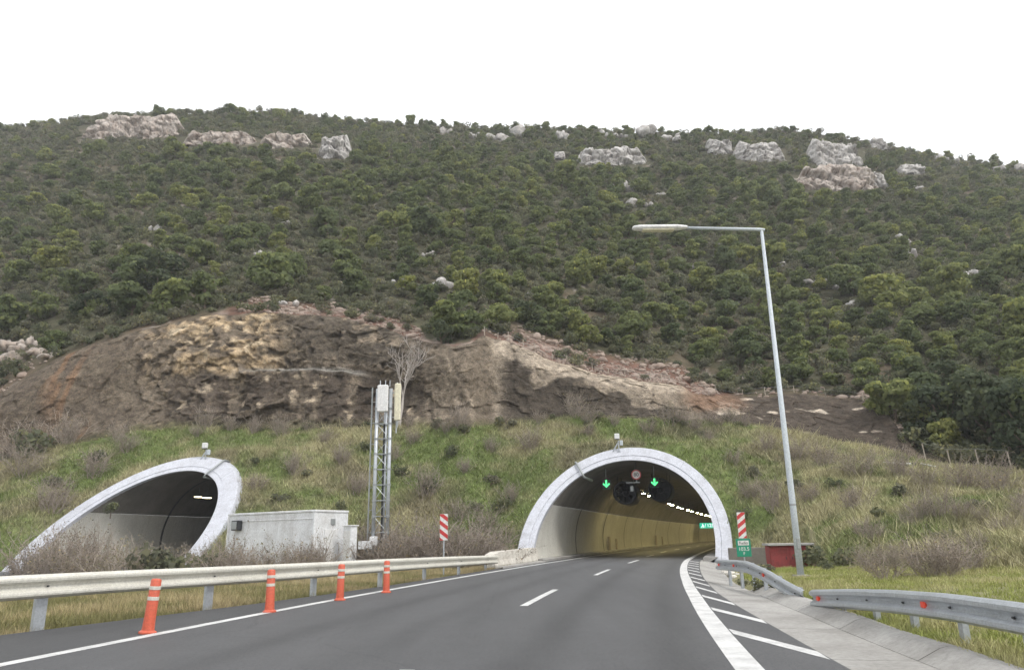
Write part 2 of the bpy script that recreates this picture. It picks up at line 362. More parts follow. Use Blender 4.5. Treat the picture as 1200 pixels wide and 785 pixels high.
NE = 120
v = np.linspace(0, 1, NE)[:, None]
EY = TOE[None, :, 1] + (PB[None, :, 1] - TOE[None, :, 1]) * v
ratio = TOE[None, :, 0] / TOE[None, :, 1] + (PB[None, :, 0] / PB[None, :, 1] - TOE[None, :, 0] / TOE[None, :, 1]) * v
EX = ratio * EY
rt = sstep(900, 1100, XS)[None, :]
ff = (v ** .92) * (1 - rt) + rt * (v ** .8 * .8 + .2 * v ** 2.0)
EZ = TOE[None, :, 2] + (PB[None, :, 2] - TOE[None, :, 2]) * ff
win = np.minimum(1, v / .05) * np.minimum(1, (1 - v) / .06)
EZ = EZ + win * (.55 * fbm(EX / 6, EY / 6, 0, 11) + .16 * fbm(EX / 1.2, EY / 1.2, 0, 12))
INSIDE = np.zeros(EX.shape, bool)
for T in (LT, MT):
    s, u = tun_su(T, EX, EY)
    over = np.maximum(0, np.abs(u) - T['Ro'] * .96)
    zf = np.minimum((s - T['m'] * u) / T['k'] - .55, T['zc'] + T['Ro'] + .25 + .12 * np.maximum(0, s - 10)) - .62 * over + T['z0']
    zf = np.where((s > -1) & (over < 12), zf, -9)
    k = .5
    hmix = np.clip(.5 + .5 * (zf - EZ) / k, 0, 1)
    EZ = np.minimum(np.maximum(EZ + (zf - EZ) * hmix + k * hmix * (1 - hmix), EZ), np.maximum(PB[None, :, 2] + .0, EZ))
    near = np.clip(np.abs(u) - T['Ro'], 0, 99)
    cap = (s - T['m'] * u) / T['k'] + T['z0'] - .45 + .9 * near
    EZ = np.where((near < 4) & (s > -12) & (EZ > cap), np.maximum(cap, -.45), EZ)
    INSIDE |= (np.hypot(u, EZ - T['z0'] - T['zc']) < T['Ro'] - .10) & (s > -25)
EMB = np.stack([EX, EY, EZ], -1)
def quads(nr, nc, keep=None):
    i = np.arange(nr - 1)[:, None] * nc + np.arange(nc - 1)[None]
    q = np.stack([i, i + 1, i + nc + 1, i + nc], -1)
    return q.reshape(-1, 4) if keep is None else q[keep]
g1 = fbm(EX / 7, EY / 7, EZ / 7, 21); g2 = fbm(EX / 1.6, EY / 1.6, EZ / 1.6, 22)
c_gr = np.array([.180, .225, .080]); c_st = np.array([.39, .36, .215]); c_br = np.array([.25, .22, .15])
def slope_col(X, Y, Z, px):
    a = fbm(X / 7, Y / 7, Z / 7, 21); b = fbm(X / 1.6, Y / 1.6, Z / 1.6, 22)
    st = sstep(-.20, .50, .8 * a + .8 * b + .42 * sstep(780, 1000, px)); br = sstep(.1, .5, fbm(X / 4, Y / 4, Z / 4, 29) + .25 * b)
    c = c_gr + (c_st - c_gr) * st[..., None]; return c + (c_br - c) * (br * .6)[..., None]
EC = slope_col(EX, EY, EZ, np.broadcast_to(XS[None], EX.shape)) * .8
keep = ~(INSIDE[:-1, :-1] | INSIDE[1:, :-1] | INSIDE[:-1, 1:] | INSIDE[1:, 1:])
o = np_mesh('grassy_embankment', EMB.reshape(-1, 3), quads(NE, NC, keep), 'slope_soil', smooth=True, attrs={'Col': EC.reshape(-1, 3)})
tag(o, kind='structure')

# rock cut
NCUT = 130
w = np.linspace(0, 1, NCUT)[:, None]
prof = w + .10 * np.sin(2 * np.pi * w) * (1 - sstep(800, 860, XS))[None]
CY = PB[None, :, 1] + (PT[None, :, 1] - PB[None, :, 1]) * prof
CX = PB[None, :, 0] + (PT[None, :, 0] - PB[None, :, 0]) * w
CZ = PB[None, :, 2] + (PT[None, :, 2] - PB[None, :, 2]) * w
hgt = (PT[:, 2] - PB[:, 2])[None]
ledge = (sstep(270, 300, XS) * (1 - sstep(405, 440, XS)))[None]
CY = CY + ledge * (1.3 * sstep(.46, .50, w) - 1.3 * sstep(.5, 1, w) - 1.1 * (1 - sstep(.46, .5, w)) * sstep(0, .2, w))
cw = np.minimum(1, w / .08) * np.minimum(1, (1 - w) / .05) * np.minimum(1, hgt / 5)
rough = ctl([(-1000, .5), (60, .18), (150, .25), (190, .6), (320, .6), (370, .42), (480, .5), (520, .3), (570, .22), (640, .25), (800, .3), (850, .22), (2200, .2)])[None]
def worley(x, y, seed, tilt=0.0):
    ix = np.floor(x).astype(np.int64); iy = np.floor(y).astype(np.int64); f1 = np.full(x.shape, 9.); f2 = f1.copy(); rv = np.zeros(x.shape)
    for a in (-1, 0, 1):
        for b in (-1, 0, 1):
            jx, jy = ix + a, iy + b; z0 = jx * 0; ddx = jx + _h(jx, jy, z0, seed) - x; ddy = jy + _h(jx, jy, z0 + 1, seed) - y; dd = np.hypot(ddx, ddy)
            r = _h(jx, jy, z0 + 2, seed) + tilt * (ddx * (_h(jx, jy, z0 + 3, seed) - .5) + ddy * (_h(jx, jy, z0 + 4, seed) - .5))
            c = dd < f1; f2 = np.where(c, f1, np.minimum(f2, dd)); rv = np.where(c, r, rv); f1 = np.where(c, dd, f1)
    return f2 - f1, rv
wx = CX + .7 * fbm(CX / 1.5, CZ / 1.5, 0, 35); wz = CZ + .6 * fbm(CX / 1.5, CZ / 1.5, 0, 36)
e0, r0_ = worley(wx / 4.2, wz / 3.0, 39, 2.2); e1, r1_ = worley(wx / 1.7, wz / 1.25, 37, 2.4); e2, r2_ = worley(wx / .65, wz / .5, 38, 2.0)
n1 = fbm(CX / 4.5, CZ / 3.2, CY / 9, 31); n2 = fbm(CX / 1.3, CZ / 1.1, CY / 3, 32); n3 = fbm(CX / .45, CZ / .4, CY, 33, 3)
lump = (1 - np.abs(fbm(CX / 2.2, CZ / 1.8, CY / 5, 34))) ** 2 - .6
CY = CY - cw * rough * (.55 * n1 + .25 * lump + .15 * n2 + .08 * n3 + 1.0 * (r0_ - .5) + .62 * (r1_ - .5) + .28 * (r2_ - .5) - .15 * (1 - sstep(0, .08, e1)))
CZ = CZ + cw * rough * .25 * n2
CUT = np.stack([CX, CY, CZ], -1)
pxg = np.broadcast_to(XS[None], CX.shape); wg = np.broadcast_to(w, CX.shape)
def lay(c, colr, mask): return c + (np.array(colr) - c) * np.clip(mask, 0, 1)[..., None]
def band(a, b, e=25): return sstep(a - e, a + e, pxg) * (1 - sstep(b - e, b + e, pxg))
p1 = fbm(CX / 3.0, CZ / 2.2, CY / 4, 41); p2 = fbm(CX / .9, CZ / .8, CY / 2, 42); p3 = fbm(CX / 1.1, CZ / 5, 0, 43)
cc = np.zeros(CX.shape + (3,)) + np.array([.120, .102, .084])
cc = lay(cc, (.215, .188, .155), sstep(.0, .45, p1 + .4 * p2) * .8)
cc = lay(cc, (.072, .060, .050), sstep(.1, .4, p3 + .3 * p1) * .8)
cc = lay(cc, (.090, .074, .062), band(-400, 150, 40) * sstep(-.2, .4, p1 + .25) * .75)                    # red-brown earth at the far side
cc = lay(cc, (.20, .12, .075), band(60, 100, 25) * sstep(.0, .3, p3) * .7)
tan = band(180, 330, 30) * sstep(.30, .5, wg + .1 * p1)
cc = lay(cc, (.33, .26, .18), tan * sstep(-.25, .2, p2 + .7 * p1) * .9)
cc = lay(cc, (.40, .35, .28), tan * sstep(.15, .45, p2) * .7)
cc = lay(cc, (.14, .115, .09), tan * sstep(.2, .45, -p2) * .6)
dk = band(330, 480, 30) * sstep(.45, .65, wg + .1 * p1)
cc = lay(cc, (.078, .068, .058), dk * .9); cc = lay(cc, (.24, .20, .16), dk * sstep(.28, .5, p2 + .5 * p1) * .7)
low = band(200, 500, 30) * (1 - sstep(.42, .5, wg))
cc = lay(cc, (.060, .050, .043), low * sstep(-.5, .0, p3 + .4 * p1) * .9); cc = lay(cc, (.36, .31, .25), low * sstep(.22, .42, p2 + .3 * p1) * .8)
cc = lay(cc, (.24, .24, .24), ledge * (sstep(.44, .47, wg) * (1 - sstep(.50, .53, wg))) * .8)
cc = lay(cc, (.135, .115, .095), band(500, 575, 10) * .8); cc = lay(cc, (.25, .215, .18), band(500, 575, 10) * sstep(.15, .4, fbm(CX / .5 + CZ / 2, CZ / 4, 0, 45)) * .7)
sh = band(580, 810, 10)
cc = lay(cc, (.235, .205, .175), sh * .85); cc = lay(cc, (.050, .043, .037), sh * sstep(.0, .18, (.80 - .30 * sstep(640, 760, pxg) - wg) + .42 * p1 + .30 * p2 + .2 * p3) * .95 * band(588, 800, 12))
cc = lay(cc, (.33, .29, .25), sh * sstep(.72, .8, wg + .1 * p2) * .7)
sl = band(830, 1064, 10)
cc = lay(cc, (.060, .050, .043), sl * .95); cc = lay(cc, (.40, .36, .32), sl * sstep(.20, .30, fbm(CX / 2.6 + CZ / 3, CZ / 1.3, 0, 46) + .35 * p2 - .1) * .9)
cc = lay(cc, (.17, .11, .08), band(800, 870, 14) * sstep(.2, .6, wg) * .8)
cc = cc * 1.22 * (1 + np.minimum(rough * 1.3, 1)[..., None] * .6 * ((r1_ - .5) * .6 + (r2_ - .5))[..., None])
cc = lay(cc, (.10, .10, .055), sstep(.90, 1.0, 1 - wg + .06 * p2) * .8)
cc = cc * np.array([.93, .89, .81])
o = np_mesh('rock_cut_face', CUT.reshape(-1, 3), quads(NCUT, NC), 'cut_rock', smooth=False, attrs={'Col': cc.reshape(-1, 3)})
tag(o, kind='structure')

# hillside
NH, NBK = 200, 14
q = np.linspace(0, 1, NH)[:, None]
HY = PT[None, :, 1] + (PR[None, :, 1] - PT[None, :, 1]) * q
hr = PT[None, :, 0] / PT[None, :, 1] + (PR[None, :, 0] / PR[None, :, 1] - PT[None, :, 0] / PT[None, :, 1]) * q
HX = hr * HY
HZg = PT[None, :, 2] + (PR[None, :, 2] - PT[None, :, 2]) * (q ** 1.10)
hw = np.minimum(1, q / .08) * np.minimum(1, (1 - q) / .05)
HZg = HZg + hw * (2.6 * fbm(HX / 38, HY / 38, 0, 51, 3) + .7 * fbm(HX / 7, HY / 7, 0, 52, 3))
red = (sstep(240, 300, XS) * (1 - sstep(470, 505, XS)) * 3.6 + sstep(585, 610, XS) * (1 - sstep(780, 860, XS)) * 4.2 + .8)[None]
bk = np.linspace(0, 1, NBK + 1)[1:, None]
BY = PR[None, :, 1] + 90 * bk; BX = (PR[None, :, 0] / PR[None, :, 1]) * BY; BZ = PR[None, :, 2] - 34 * bk ** 1.3
HILL = np.stack([np.concatenate([HX, BX]), np.concatenate([HY, BY]), np.concatenate([HZg, BZ])], -1)
h1 = fbm(HILL[..., 0] / 9, HILL[..., 1] / 9, HILL[..., 2] / 9, 61); h2 = fbm(HILL[..., 0] / 2, HILL[..., 1] / 2, HILL[..., 2] / 2, 62)
hc = np.zeros(HILL.shape) + np.array([.075, .072, .045])
hc = lay(hc, (.13, .10, .07), sstep(.0, .5, h1 + .3 * h2) * .8); hc = lay(hc, (.30, .27, .24), sstep(.38, .55, h2 + .25 * h1) * .7)
dist_edge = HILL[..., 1] - PT[None, :, 1]
rm = (1 - sstep(red * .8, red * 1.15 + 1, dist_edge + 2.0 * h2)) * (.15 + .85 * (sstep(230, 285, XS) * (1 - sstep(835, 880, XS))))[None]
hc = lay(hc, (.16, .088, .066), rm * .92); hc = lay(hc, (.34, .28, .24), rm * sstep(.05, .35, h2) * .85); hc = lay(hc, (.10, .066, .050), rm * sstep(.05, .4, -h2) * .8)
o = np_mesh('hillside', HILL.reshape(-1, 3), quads(NH + NBK, NC), 'hill_soil', smooth=True, attrs={'Col': hc.reshape(-1, 3)})
tag(o, kind='structure')
def sheet_at(S, xf, rf):
    """point of a terrain sheet at fractional photo column and sheet row"""
    ci = np.interp(xf, XS, np.arange(NC)); i0 = np.clip(np.floor(ci).astype(int), 0, NC - 2); f = ci - i0
    r0 = np.clip(np.floor(rf).astype(int), 0, S.shape[0] - 2); g = rf - r0
    f = np.asarray(f)[..., None]; g = np.asarray(g)[..., None]
    return (S[r0, i0] * (1 - f) + S[r0, i0 + 1] * f) * (1 - g) + (S[r0 + 1, i0] * (1 - f) + S[r0 + 1, i0 + 1] * f) * g
def on_sheet(S, px, py, nr=None):
    """point of a terrain sheet seen at a photo position"""
    nr = nr or S.shape[0]; rows = np.arange(0, nr - 1, .25)
    P = sheet_at(S, np.full(len(rows), float(px)), rows); uv, _ = proj(P)
    k = int(np.argmin(np.abs(uv[:, 1] - py))); p = P[k].copy()
    for _ in range(3):                                     # the column leans a little: correct sideways
        uv, _ = proj(p); px2 = px + (px - uv[0]); P = sheet_at(S, np.full(len(rows), float(px2)), rows); u2, _ = proj(P); k = int(np.argmin(np.abs(u2[:, 1] - py))); p = P[k].copy(); break
    return p

# base ground under everything, the low verges included
gx = np.concatenate([np.arange(-400, -60, 20), np.arange(-60, 61, .75), np.arange(70, 401, 20)]); gy = np.concatenate([np.arange(-120, -20, 10), np.arange(-20, 60, .75), np.arange(60, 420, 20)])
GX, GY = np.meshgrid(gx, gy)
def ground_z(X, Y):
    s, u = to_su(X, Y)
    k = np.interp(s, [p[0] for p in U_KERB], [p[1] for p in U_KERB]) + .33
    zr = np.interp(s, [-110, -27, -14, 0], [.10, .08, -.12, -.3]) + .035 * np.clip(u - k, 0, 12) + .05 * fbm(X / 2, Y / 2, 0, 71)
    zr = np.where(Y > 47, -.6, zr)
    zl = -.22 + .07 * fbm(X / 2, Y / 2, 0, 71) - .25 * sstep(9, 14, -u)
    return np.where(u > k - .1, zr, np.where(u < -4.6, zl, -.5))
GZ = ground_z(GX, GY)
o = np_mesh('ground', np.stack([GX, GY, GZ], -1).reshape(-1, 3), quads(len(gy), len(gx)), 'ground_mat', smooth=True); tag(o, kind='structure')

# ------------------------------------------------------------------ roads, markings, kerbs
def ribbon(s0, s1, uf0, uf1, z, step=1.0, zf=None):
    rows = []
    n = max(2, int((s1 - s0) / step) + 1)
    for s in np.linspace(s0, s1, n):
        zz = zf(s) if zf else (z, z)
        rows.append([road_pt(s, uf0(s), zz[0]), road_pt(s, uf1(s), zz[1])])
    return MB().strip([r[::-1] for r in rows])
U_RAIL = [(-110, -26), (-60, -13.6), (-48, -10.6), (-38, -8.35), (-33, -7.2), (-29.3, -6.35), (-26, -5.8), (-22, -5.4), (-15, -5.12), (-9, -5.0), (0, -4.9)]
uL = lambda s: itp(s, U_LEFT); uR = lambda s: itp(s, U_RIN); uE = lambda s: itp(s, U_EDGE); uK = lambda s: itp(s, U_KERB)
uA = lambda s: itp(s, U_RAIL) + .22 if s < 0 else -4.7
rows = []; trk = []
for s in np.arange(-105, 185, 1.0):
    a, e = uA(s), uE(s); rows.append([road_pt(s, a + (e - a) * t, 0) for t in np.linspace(1, 0, 61)]); us = a + (e - a) * np.linspace(1, 0, 61); um = .6
    trk += list(sum(np.exp(-((us - c) / .32) ** 2) for c in (um - 2.9, um - 1.2, um + 1.0, um + 2.7)) * (.75 + .5 * vnoise(us * .7, us * 0 + s * .06, 0, 5)) + .9 * (us < uL(s) - .2))
road = MB().strip(rows)
for i in range(len(rows) - 1):                                   # edges of the asphalt layer
    for k in (0, 60):
        p, q2 = rows[i][k], rows[i + 1][k]; road.add([p, q2, (q2[0], q2[1], -.5), (p[0], p[1], -.5)], [(0, 1, 2, 3)])
road = road.build('road', 'asphalt'); at_ = road.data.attributes.new('track', 'FLOAT', 'POINT'); at_.data.foreach_set('value', np.clip(np.array(trk + [0.] * (len(road.data.vertices) - len(trk)), np.float32), 0, 1)); tag(road, kind='structure')
ribbon(-105, 180, lambda s: uL(s) - .11, lambda s: uL(s) + .11, .004).build('edge_line', 'road_paint', road)
ribbon(-105, 180, uR, lambda s: uR(s) + .30, .004).build('edge_line', 'road_paint', road)
for s in np.arange(-28 - 13 * 6, 130, 12.8):
    u0 = float(np.interp(s + 2, [-28, 0], [.42, 1.0])) if s < 0 else .6
    u0 = float(np.interp(s + 2, [-30, -12, 0, 20], [.38, .8, .8, .2]))
    ribbon(s, s + 5.0, lambda s: u0 - .085, lambda s: u0 + .085, .004).build('lane_dash', 'road_paint', road)
for i, s in enumerate([-36.1, -32.5, -29.2, -26.0, -23.3, -20.7, -17.8, -15.0, -12.2, -9.4, -6.6, -3.8, -39.8, -43.5, -47.2]):
    a = uR(s + 2.4) + .30; b = uE(s) - .03
    w_ = .62
    MB().add([road_pt(s, b, .004), road_pt(s + w_, b, .004), road_pt(s + 2.3 + w_, a + .02, .004), road_pt(s + 2.3, a + .02, .004)], [(0, 1, 2, 3)]).build('hatch_stripe', 'road_paint', road)

# concrete gutter in cast bays, and its kerb
gut = thing('concrete_gutter', None, None); gut['kind'] = 'structure'
s = -105.0
while s < 1.9:
    s1 = min(s + 3.0, 2.0); g = .012
    def zf(q): return (-.01, apron_z(q) + .0)
    n = 4; rr = []
    for q_ in np.linspace(s + g, s1 - g, n):
        z0, z1 = zf(q_); e = uE(q_) + .01; k = uK(q_)
        rr.append([road_pt(q_, k, z1 - .4), road_pt(q_, k, z1), road_pt(q_, k - .25, z1 + .002), road_pt(q_, e, z0), road_pt(q_, e, z0 - .4)])
    b = MB().strip(rr); b.add(rr[0], [(4, 3, 2, 1, 0)]); b.add(rr[-1], [(0, 1, 2, 3, 4)]); b.build('gutter_bay', 'concrete', gut)
    if s1 < -21:
        rr = []
        for q_ in np.linspace(s + g, s1 - g, n):
            z1 = apron_z(q_); k = uK(q_); jz = .012 * math.sin(q_ * 1.7)
            rr.append([road_pt(q_, k + .48, z1 - .3), road_pt(q_, k + .48, z1 + .13 + jz), road_pt(q_, k + .34, z1 + .145 + jz), road_pt(q_, k + .25, z1 + .12 + jz), road_pt(q_, k + .005, z1 + .004), road_pt(q_, k + .005, z1 - .4)])
        b = MB().strip(rr); b.add(rr[0], [(5, 4, 3, 2, 1, 0)]); b.add(rr[-1], [(0, 1, 2, 3, 4, 5)]); b.build('kerb_block', 'concrete', gut)
    s = s1
# carriageway of the other tunnel
rows = []
for s in np.arange(-90, 60, 2.0):
    hc_ = LT['h'] if s > -10 else LT['h'] + .0028 * (s + 10)
    if s == -90: pass
    rows.append(s)
def left_axis(s):
    if s >= -6: return tun_pt(LT, s, 0, 0, False)[:2] + (LT['h'],)
    x, y, h = tun_pt(LT, -6, 0, 0, False)[:2] + (LT['h'],); ds = -.5; q_ = -6.0
    while q_ > s: x += math.sin(h) * ds; y += math.cos(h) * ds; h += .0031 * ds; q_ += ds
    return x, y, h
rr = []
for s in rows:
    x, y, h = left_axis(s); rr.append([(x + u * math.cos(h), y - u * math.sin(h), -.05) for u in (5.1, 0, -5.1)])
o = MB().strip(rr).build('left_road', 'asphalt'); tag(o, kind='structure')
for u0 in (-3.8, 3.8):
    MB().strip([[(x + (u0 + e) * math.cos(h), y - (u0 + e) * math.sin(h), -.046) for e in (.08, -.08)] for x, y, h in map(left_axis, rows)]).build('edge_line', 'road_paint', o)

# ------------------------------------------------------------------ tunnels
def tunnel(T, main, label, s_end, zmin):
    root = thing('road_tunnel', label, 'tunnel', group=None)
    zc, k, m = T['zc'], T['k'], T['m']
    def ang0(r): return math.asin((zmin - zc) / r)
    def angs(r, n=64): return np.linspace(ang0(r), math.pi - ang0(r), n)
    def front(r, a): return k * (zc + r * math.sin(a)) + m * r * math.cos(a)
    P = lambda s, u, z: tun_pt(T, s, u, z, main)
    Ri, Ro = T['Ri'], T['Ro']; Rl = Ri + .34
    def ringpt(r, a, ds=0): return P(front(r, a) + ds, r * math.cos(a), zc + r * math.sin(a))
    fr = [i / 63 for i in range(64)]
    def aa(r, t): return ang0(r) + (math.pi - 2 * ang0(r)) * t
    # outer band of the mouth, with its back shell, cast in bays with open joints
    NB = 3
    for b in range(NB):
        ts = np.linspace(b / NB + .0004, (b + 1) / NB - .0004, 25); rows = []
        for t in ts:
            rows.append([ringpt(Rl, aa(Rl, t), .10), ringpt(Rl + .02, aa(Rl + .02, t), 0), ringpt(Ro - .04, aa(Ro - .04, t), 0), ringpt(Ro, aa(Ro, t), .05), P(max(front(Ro, aa(Ro, t)) + 4, 6), Ro * math.cos(aa(Ro, t)), zc + Ro * math.sin(aa(Ro, t)))])
        mb = MB().strip(rows); mb.add([*rows[0]], [(0, 1, 2, 3, 4)]); mb.add([*rows[-1]], [(4, 3, 2, 1, 0)])
        mb.build('portal_ring', 'portal_concrete', root)
    rows = [[ringpt(Ri, aa(Ri, t), .55), ringpt(Ri, aa(Ri, t), .07), ringpt(Ri + .02, aa(Ri + .02, t), .05), ringpt(Rl, aa(Rl, t), .05), ringpt(Rl + .03, aa(Rl + .03, t), .3)] for t in fr]
    MB().strip(rows).build('inner_lip', 'portal_concrete', root)
    # lining: painted wall up to the spring line, bare vault above
    st = list(np.arange(9.5, s_end, 3.0))
    ZP = 3.45
    ap = math.asin((ZP - zc) / Ri)
    def lining(name, mat, alist, rad=Ri, dz=0):
        rows = []
        for a in alist:
            rows.append([P(front(Ri, a) + .5, rad * math.cos(a), zc + rad * math.sin(a))] + [P(s, rad * math.cos(a), zc + rad * math.sin(a)) for s in st])
        return MB().strip(rows).build(name, mat, root, smooth=True)
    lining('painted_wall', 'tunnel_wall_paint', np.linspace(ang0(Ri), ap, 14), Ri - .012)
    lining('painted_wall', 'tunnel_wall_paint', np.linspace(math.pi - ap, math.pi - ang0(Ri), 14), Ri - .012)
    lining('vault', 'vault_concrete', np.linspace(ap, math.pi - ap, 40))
    for s in np.arange(13.0, s_end - 4, 12.0):                  # movement joints
        rows = [[P(s + e, (Ri - .03) * math.cos(a), zc + (Ri - .03) * math.sin(a)) for e in (0, .24)] for a in angs(Ri - .03, 40)]
        MB().strip(rows).build('joint', 'dark_steel', root)
    MB().add([P(s_end - 3, (Ri + .4) * math.cos(a), zc + (Ri + .4) * math.sin(a)) for a in angs(Ri + .4, 30)], [tuple(range(30))]).build('end_wall', 'vault_concrete', root)
    # raised walkways
    for sd in (-1, 1):
        rows = []
        for s in [(.4 if sd > 0 else -.2)] + list(np.arange(3, s_end, 3.0)):
            ui = 4.56 if sd > 0 else 4.62
            rows.append([P(s, sd * ui, -.3), P(s, sd * ui, .15), P(s, sd * (ui + .06), .19), P(s, sd * 5.4, .19)])
        mb = MB().strip(rows); mb.add(rows[0], [(0, 1, 2, 3)] ); mb.build('walkway', 'concrete', root)
    # cable tray bent over the mouth
    a = aa(Ri, .655) if main else aa(Ri, .40)
    p0 = Vector(ringpt(Ro, a, .9)); p1 = Vector(ringpt(Ro, a, -.03)); p2 = Vector(ringpt(Ri - .04, a, -.10)); p3 = Vector(P(front(Ri, a) + 2.5, (Ri - .3) * math.cos(a), zc + (Ri - .3) * math.sin(a)))
    up_ = (p1 - p2).normalized()
    MB().tube([p0 + up_ * .1, p1 + up_ * .14 - Vector((0, .08, 0)), p1 - Vector((0, .12, -.04)), p2 - Vector((0, .12, 0)), p2 - up_ * .25 + Vector((0, .1, 0)), p3], [.07, .07, .07, .07, .08, .1], 8).build('cable_tray', 'grey_steel', root, True)
    return root
mt = tunnel(MT, True, 'curving road tunnel with pale concrete mouth ahead, lit yellow inside', 150, -.8)
lt = tunnel(LT, False, 'darker road tunnel with slanted pale mouth beyond the cream guard rail', 60, -.7)
# niches in the far wall of the main tunnel (doors and emergency posts)
for s, w_, hh_ in ((27, .7, 1.2), (31, .35, 1.0), (60, .8, 1.3), (66, .35, 1.1)):
    p = Vector(road_pt(s, -5.03, .19)); h = road_h(s); M = Matrix.Rotation(-h, 3, 'Z')
    MB().bbox(p + Vector((0, 0, hh_ / 2)), (.16, w_, hh_), .02, M).build('niche_door', 'pale_post', mt)

# lamps along the tunnel
def lamp_z(s): return 5.3 - .0075 * (s - 22)
def s_for_px(px, u, z):
    ss_ = np.arange(14, 150, .1); pp = np.array([road_pt(q_, u, lamp_z(q_)) for q_ in ss_]); uv_, _ = proj(pp); return float(np.interp(px, uv_[:, 0], ss_))
for i, px in enumerate([746, 754, 761, 769, 776.5, 784, 788, 795, 799, 806, 811, 817, 822, 827, 830, 832.5, -112, -120, -128, -136, -143]):  # negative entries: mostly hidden lamps added deeper in to light the far end
    for ds in (0,):
        s = s_for_px(px, -1.6, 5.3) if px > 0 else -px; x, y, z = road_pt(s, -1.6, lamp_z(s))
        t = thing('tunnel_luminaire', 'glowing tunnel lamp on the tray under the vault', 'lamp', (x, y, z), -road_h(s + ds), 'lamps in a row under the tunnel vault')
        MB().bbox((0, 0, .08), (.5, .7, .14), .03).build('housing', 'dark_steel', t)
        MB().bbox((0, 0, -.005), (.30, .34, .05), .015).build('lens', 'tunnel_lamp_glow', t)
for px, py, Y in ((233, 582, 59.3), (242.5, 583, 59.6)):
    x, y, z = at(px, py, Y)
    t = thing('tunnel_luminaire', 'glowing lamp inside the darker tunnel beyond the guard rail', 'lamp', (x, y, z), -LT['h'], 'lamps in the darker tunnel')
    MB().bbox((0, 0, .06), (.5, .7, .10), .03).build('housing', 'dark_steel', t)
    MB().bbox((0, 0, -.005), (.44, .6, .06), .015).build('lens', 'dim_lamp_glow', t)
    MB().tube([(0, 0, .1), (0, 0, .75)], .02, 5).build('hanger', 'dark_steel', t)
x, y, z = road_pt(10, -1.4, 5.4)
tray = thing('cable_tray_run', 'long steel tray carrying the lamps along the tunnel vault', 'cable tray')
MB().strip([[road_pt(s, -1.75, lamp_z(s) + .15), road_pt(s, -1.45, lamp_z(s) + .15), road_pt(s, -1.45, lamp_z(s) + .22), road_pt(s, -1.75, lamp_z(s) + .22)] for s in np.arange(22, 140, 3.)], True).build('tray', 'dark_steel', tray)
for s in np.arange(23, 130, 6.):
    a, b = road_pt(s, -1.6, lamp_z(s) + .2), road_pt(s, -1.6, 6.2); MB().tube([a, b], .02, 5).build('hanger', 'dark_steel', tray)

# jet fans
def jet_fan(px, py, Y, label):
    p = at(px, py, Y); s, u = to_su(p[0], p[1]); h = road_h(float(s))
    t = thing('jet_fan', label, 'fan', p, -h, 'jet fans under the tunnel vault')
    ro, L = .88, 3.2
    MB().lathe([(ro - .16, -.02), (ro - .06, -.10), (ro, -.02), (ro, L), (ro - .1, L), (ro - .14, 0.0)], axis='y', n=32).build('casing', 'dark_steel', t, True)
    MB().lathe([(.001, .22), (.14, .26), (.25, .40), (.27, .9), (.001, 1.0)], axis='y', n=20).build('hub', 'dark_steel', t, True)
    MB().lathe([(.001, 1.6), (ro - .14, 1.6), (ro - .14, 1.66), (.001, 1.66)], axis='y', n=24).build('blocking_plate', 'dark_steel', t)  # solid plate added to keep lamps behind from shining through the casing
    for k in range(10):
        a = 2 * math.pi * k / 10; M = Matrix.Rotation(a, 3, 'Y') @ Matrix.Rotation(R(35), 3, 'Z')
        MB().bbox(M @ Vector((0, .0, 0)) + Matrix.Rotation(a, 3, 'Y') @ Vector((0, .6, .5)), (.17, .03, .52), .01, M).build('blade', 'dark_steel', t)
    for dx, dy in ((-.55, .5), (.55, .5), (-.55, 2.6), (.55, 2.6)):
        MB().tube([(dx, dy, .7), (dx * 1.05, dy, 1.25)], .03, 6).build('hanger', 'dark_steel', t)
jet_fan(732, 577, 57, 'dark round jet fan hanging beside the speed sign over the dashed line')
jet_fan(773, 573.5, 57, 'dark round jet fan hanging nearer the row of tunnel lamps')

def lane_signal(px, py, Y, label):
    p = at(px, py, Y); s, _ = to_su(p[0], p[1])
    t = thing('lane_signal', label, 'traffic signal', p, -.1, 'lane signals in the tunnel mouth')
    MB().bbox((0, .1, 0), (.62, .2, .64), .03).build('housing', 'sign_black', t)
    poly = [(-.06, .27), (.06, .27), (.06, -.06), (.19, .07), (.25, .0), (0, -.25), (-.25, .0), (-.19, .07), (-.06, -.06)]
    MB().prism(poly, -.02, -.005).build('arrow', 'green_signal_glow', t)
    MB().bbox((0, -.03, -.34), (.56, .14, .02), .005).build('visor_edge', 'green_signal_glow' if False else 'sign_green', t)
    MB().tube([(0, .1, .32), (0, .1, 1.15)], .025, 6).build('hanger', 'grey_steel', t)
lane_signal(710.5, 567, 53.3, 'lit green down arrow signal over the lane by the tunnel wall')
lane_signal(767, 565, 53.3, 'lit green down arrow signal over the lane by the tunnel lamps')
p = at(745.5, 556, 52.5)
t = thing('speed_sign', 'round red and white speed limit sign hung in the tunnel mouth', 'road sign', p, -.1)
MB().lathe([(.001, 0), (.34, 0), (.34, .03), (.001, .03)], axis='y', n=28).build('red_ring', 'sign_red', t)
MB().lathe([(.001, -.006), (.27, -.006), (.27, 0)], axis='y', n=28).build('white_disc', 'white_sheet', t)
text_part('numerals', '80', .36, (0, -.012, 0), (R(90), 0, 0), 'sign_black', t)
MB().bbox((0, .02, -.42), (.05, .03, .16), .005).build('bracket', 'grey_steel', t)
MB().bbox((-.25, .05, -.53), (.95, .03, .06), .005).build('crossbar', 'grey_steel', t)
MB().tube([(0, .06, .36), (0, .06, .95)], .03, 6).build('hanger', 'dark_steel', t)
MB().bbox((-.35, .05, -.95), (.22, .18, .38), .03).build('detector_box', 'grey_steel', t)
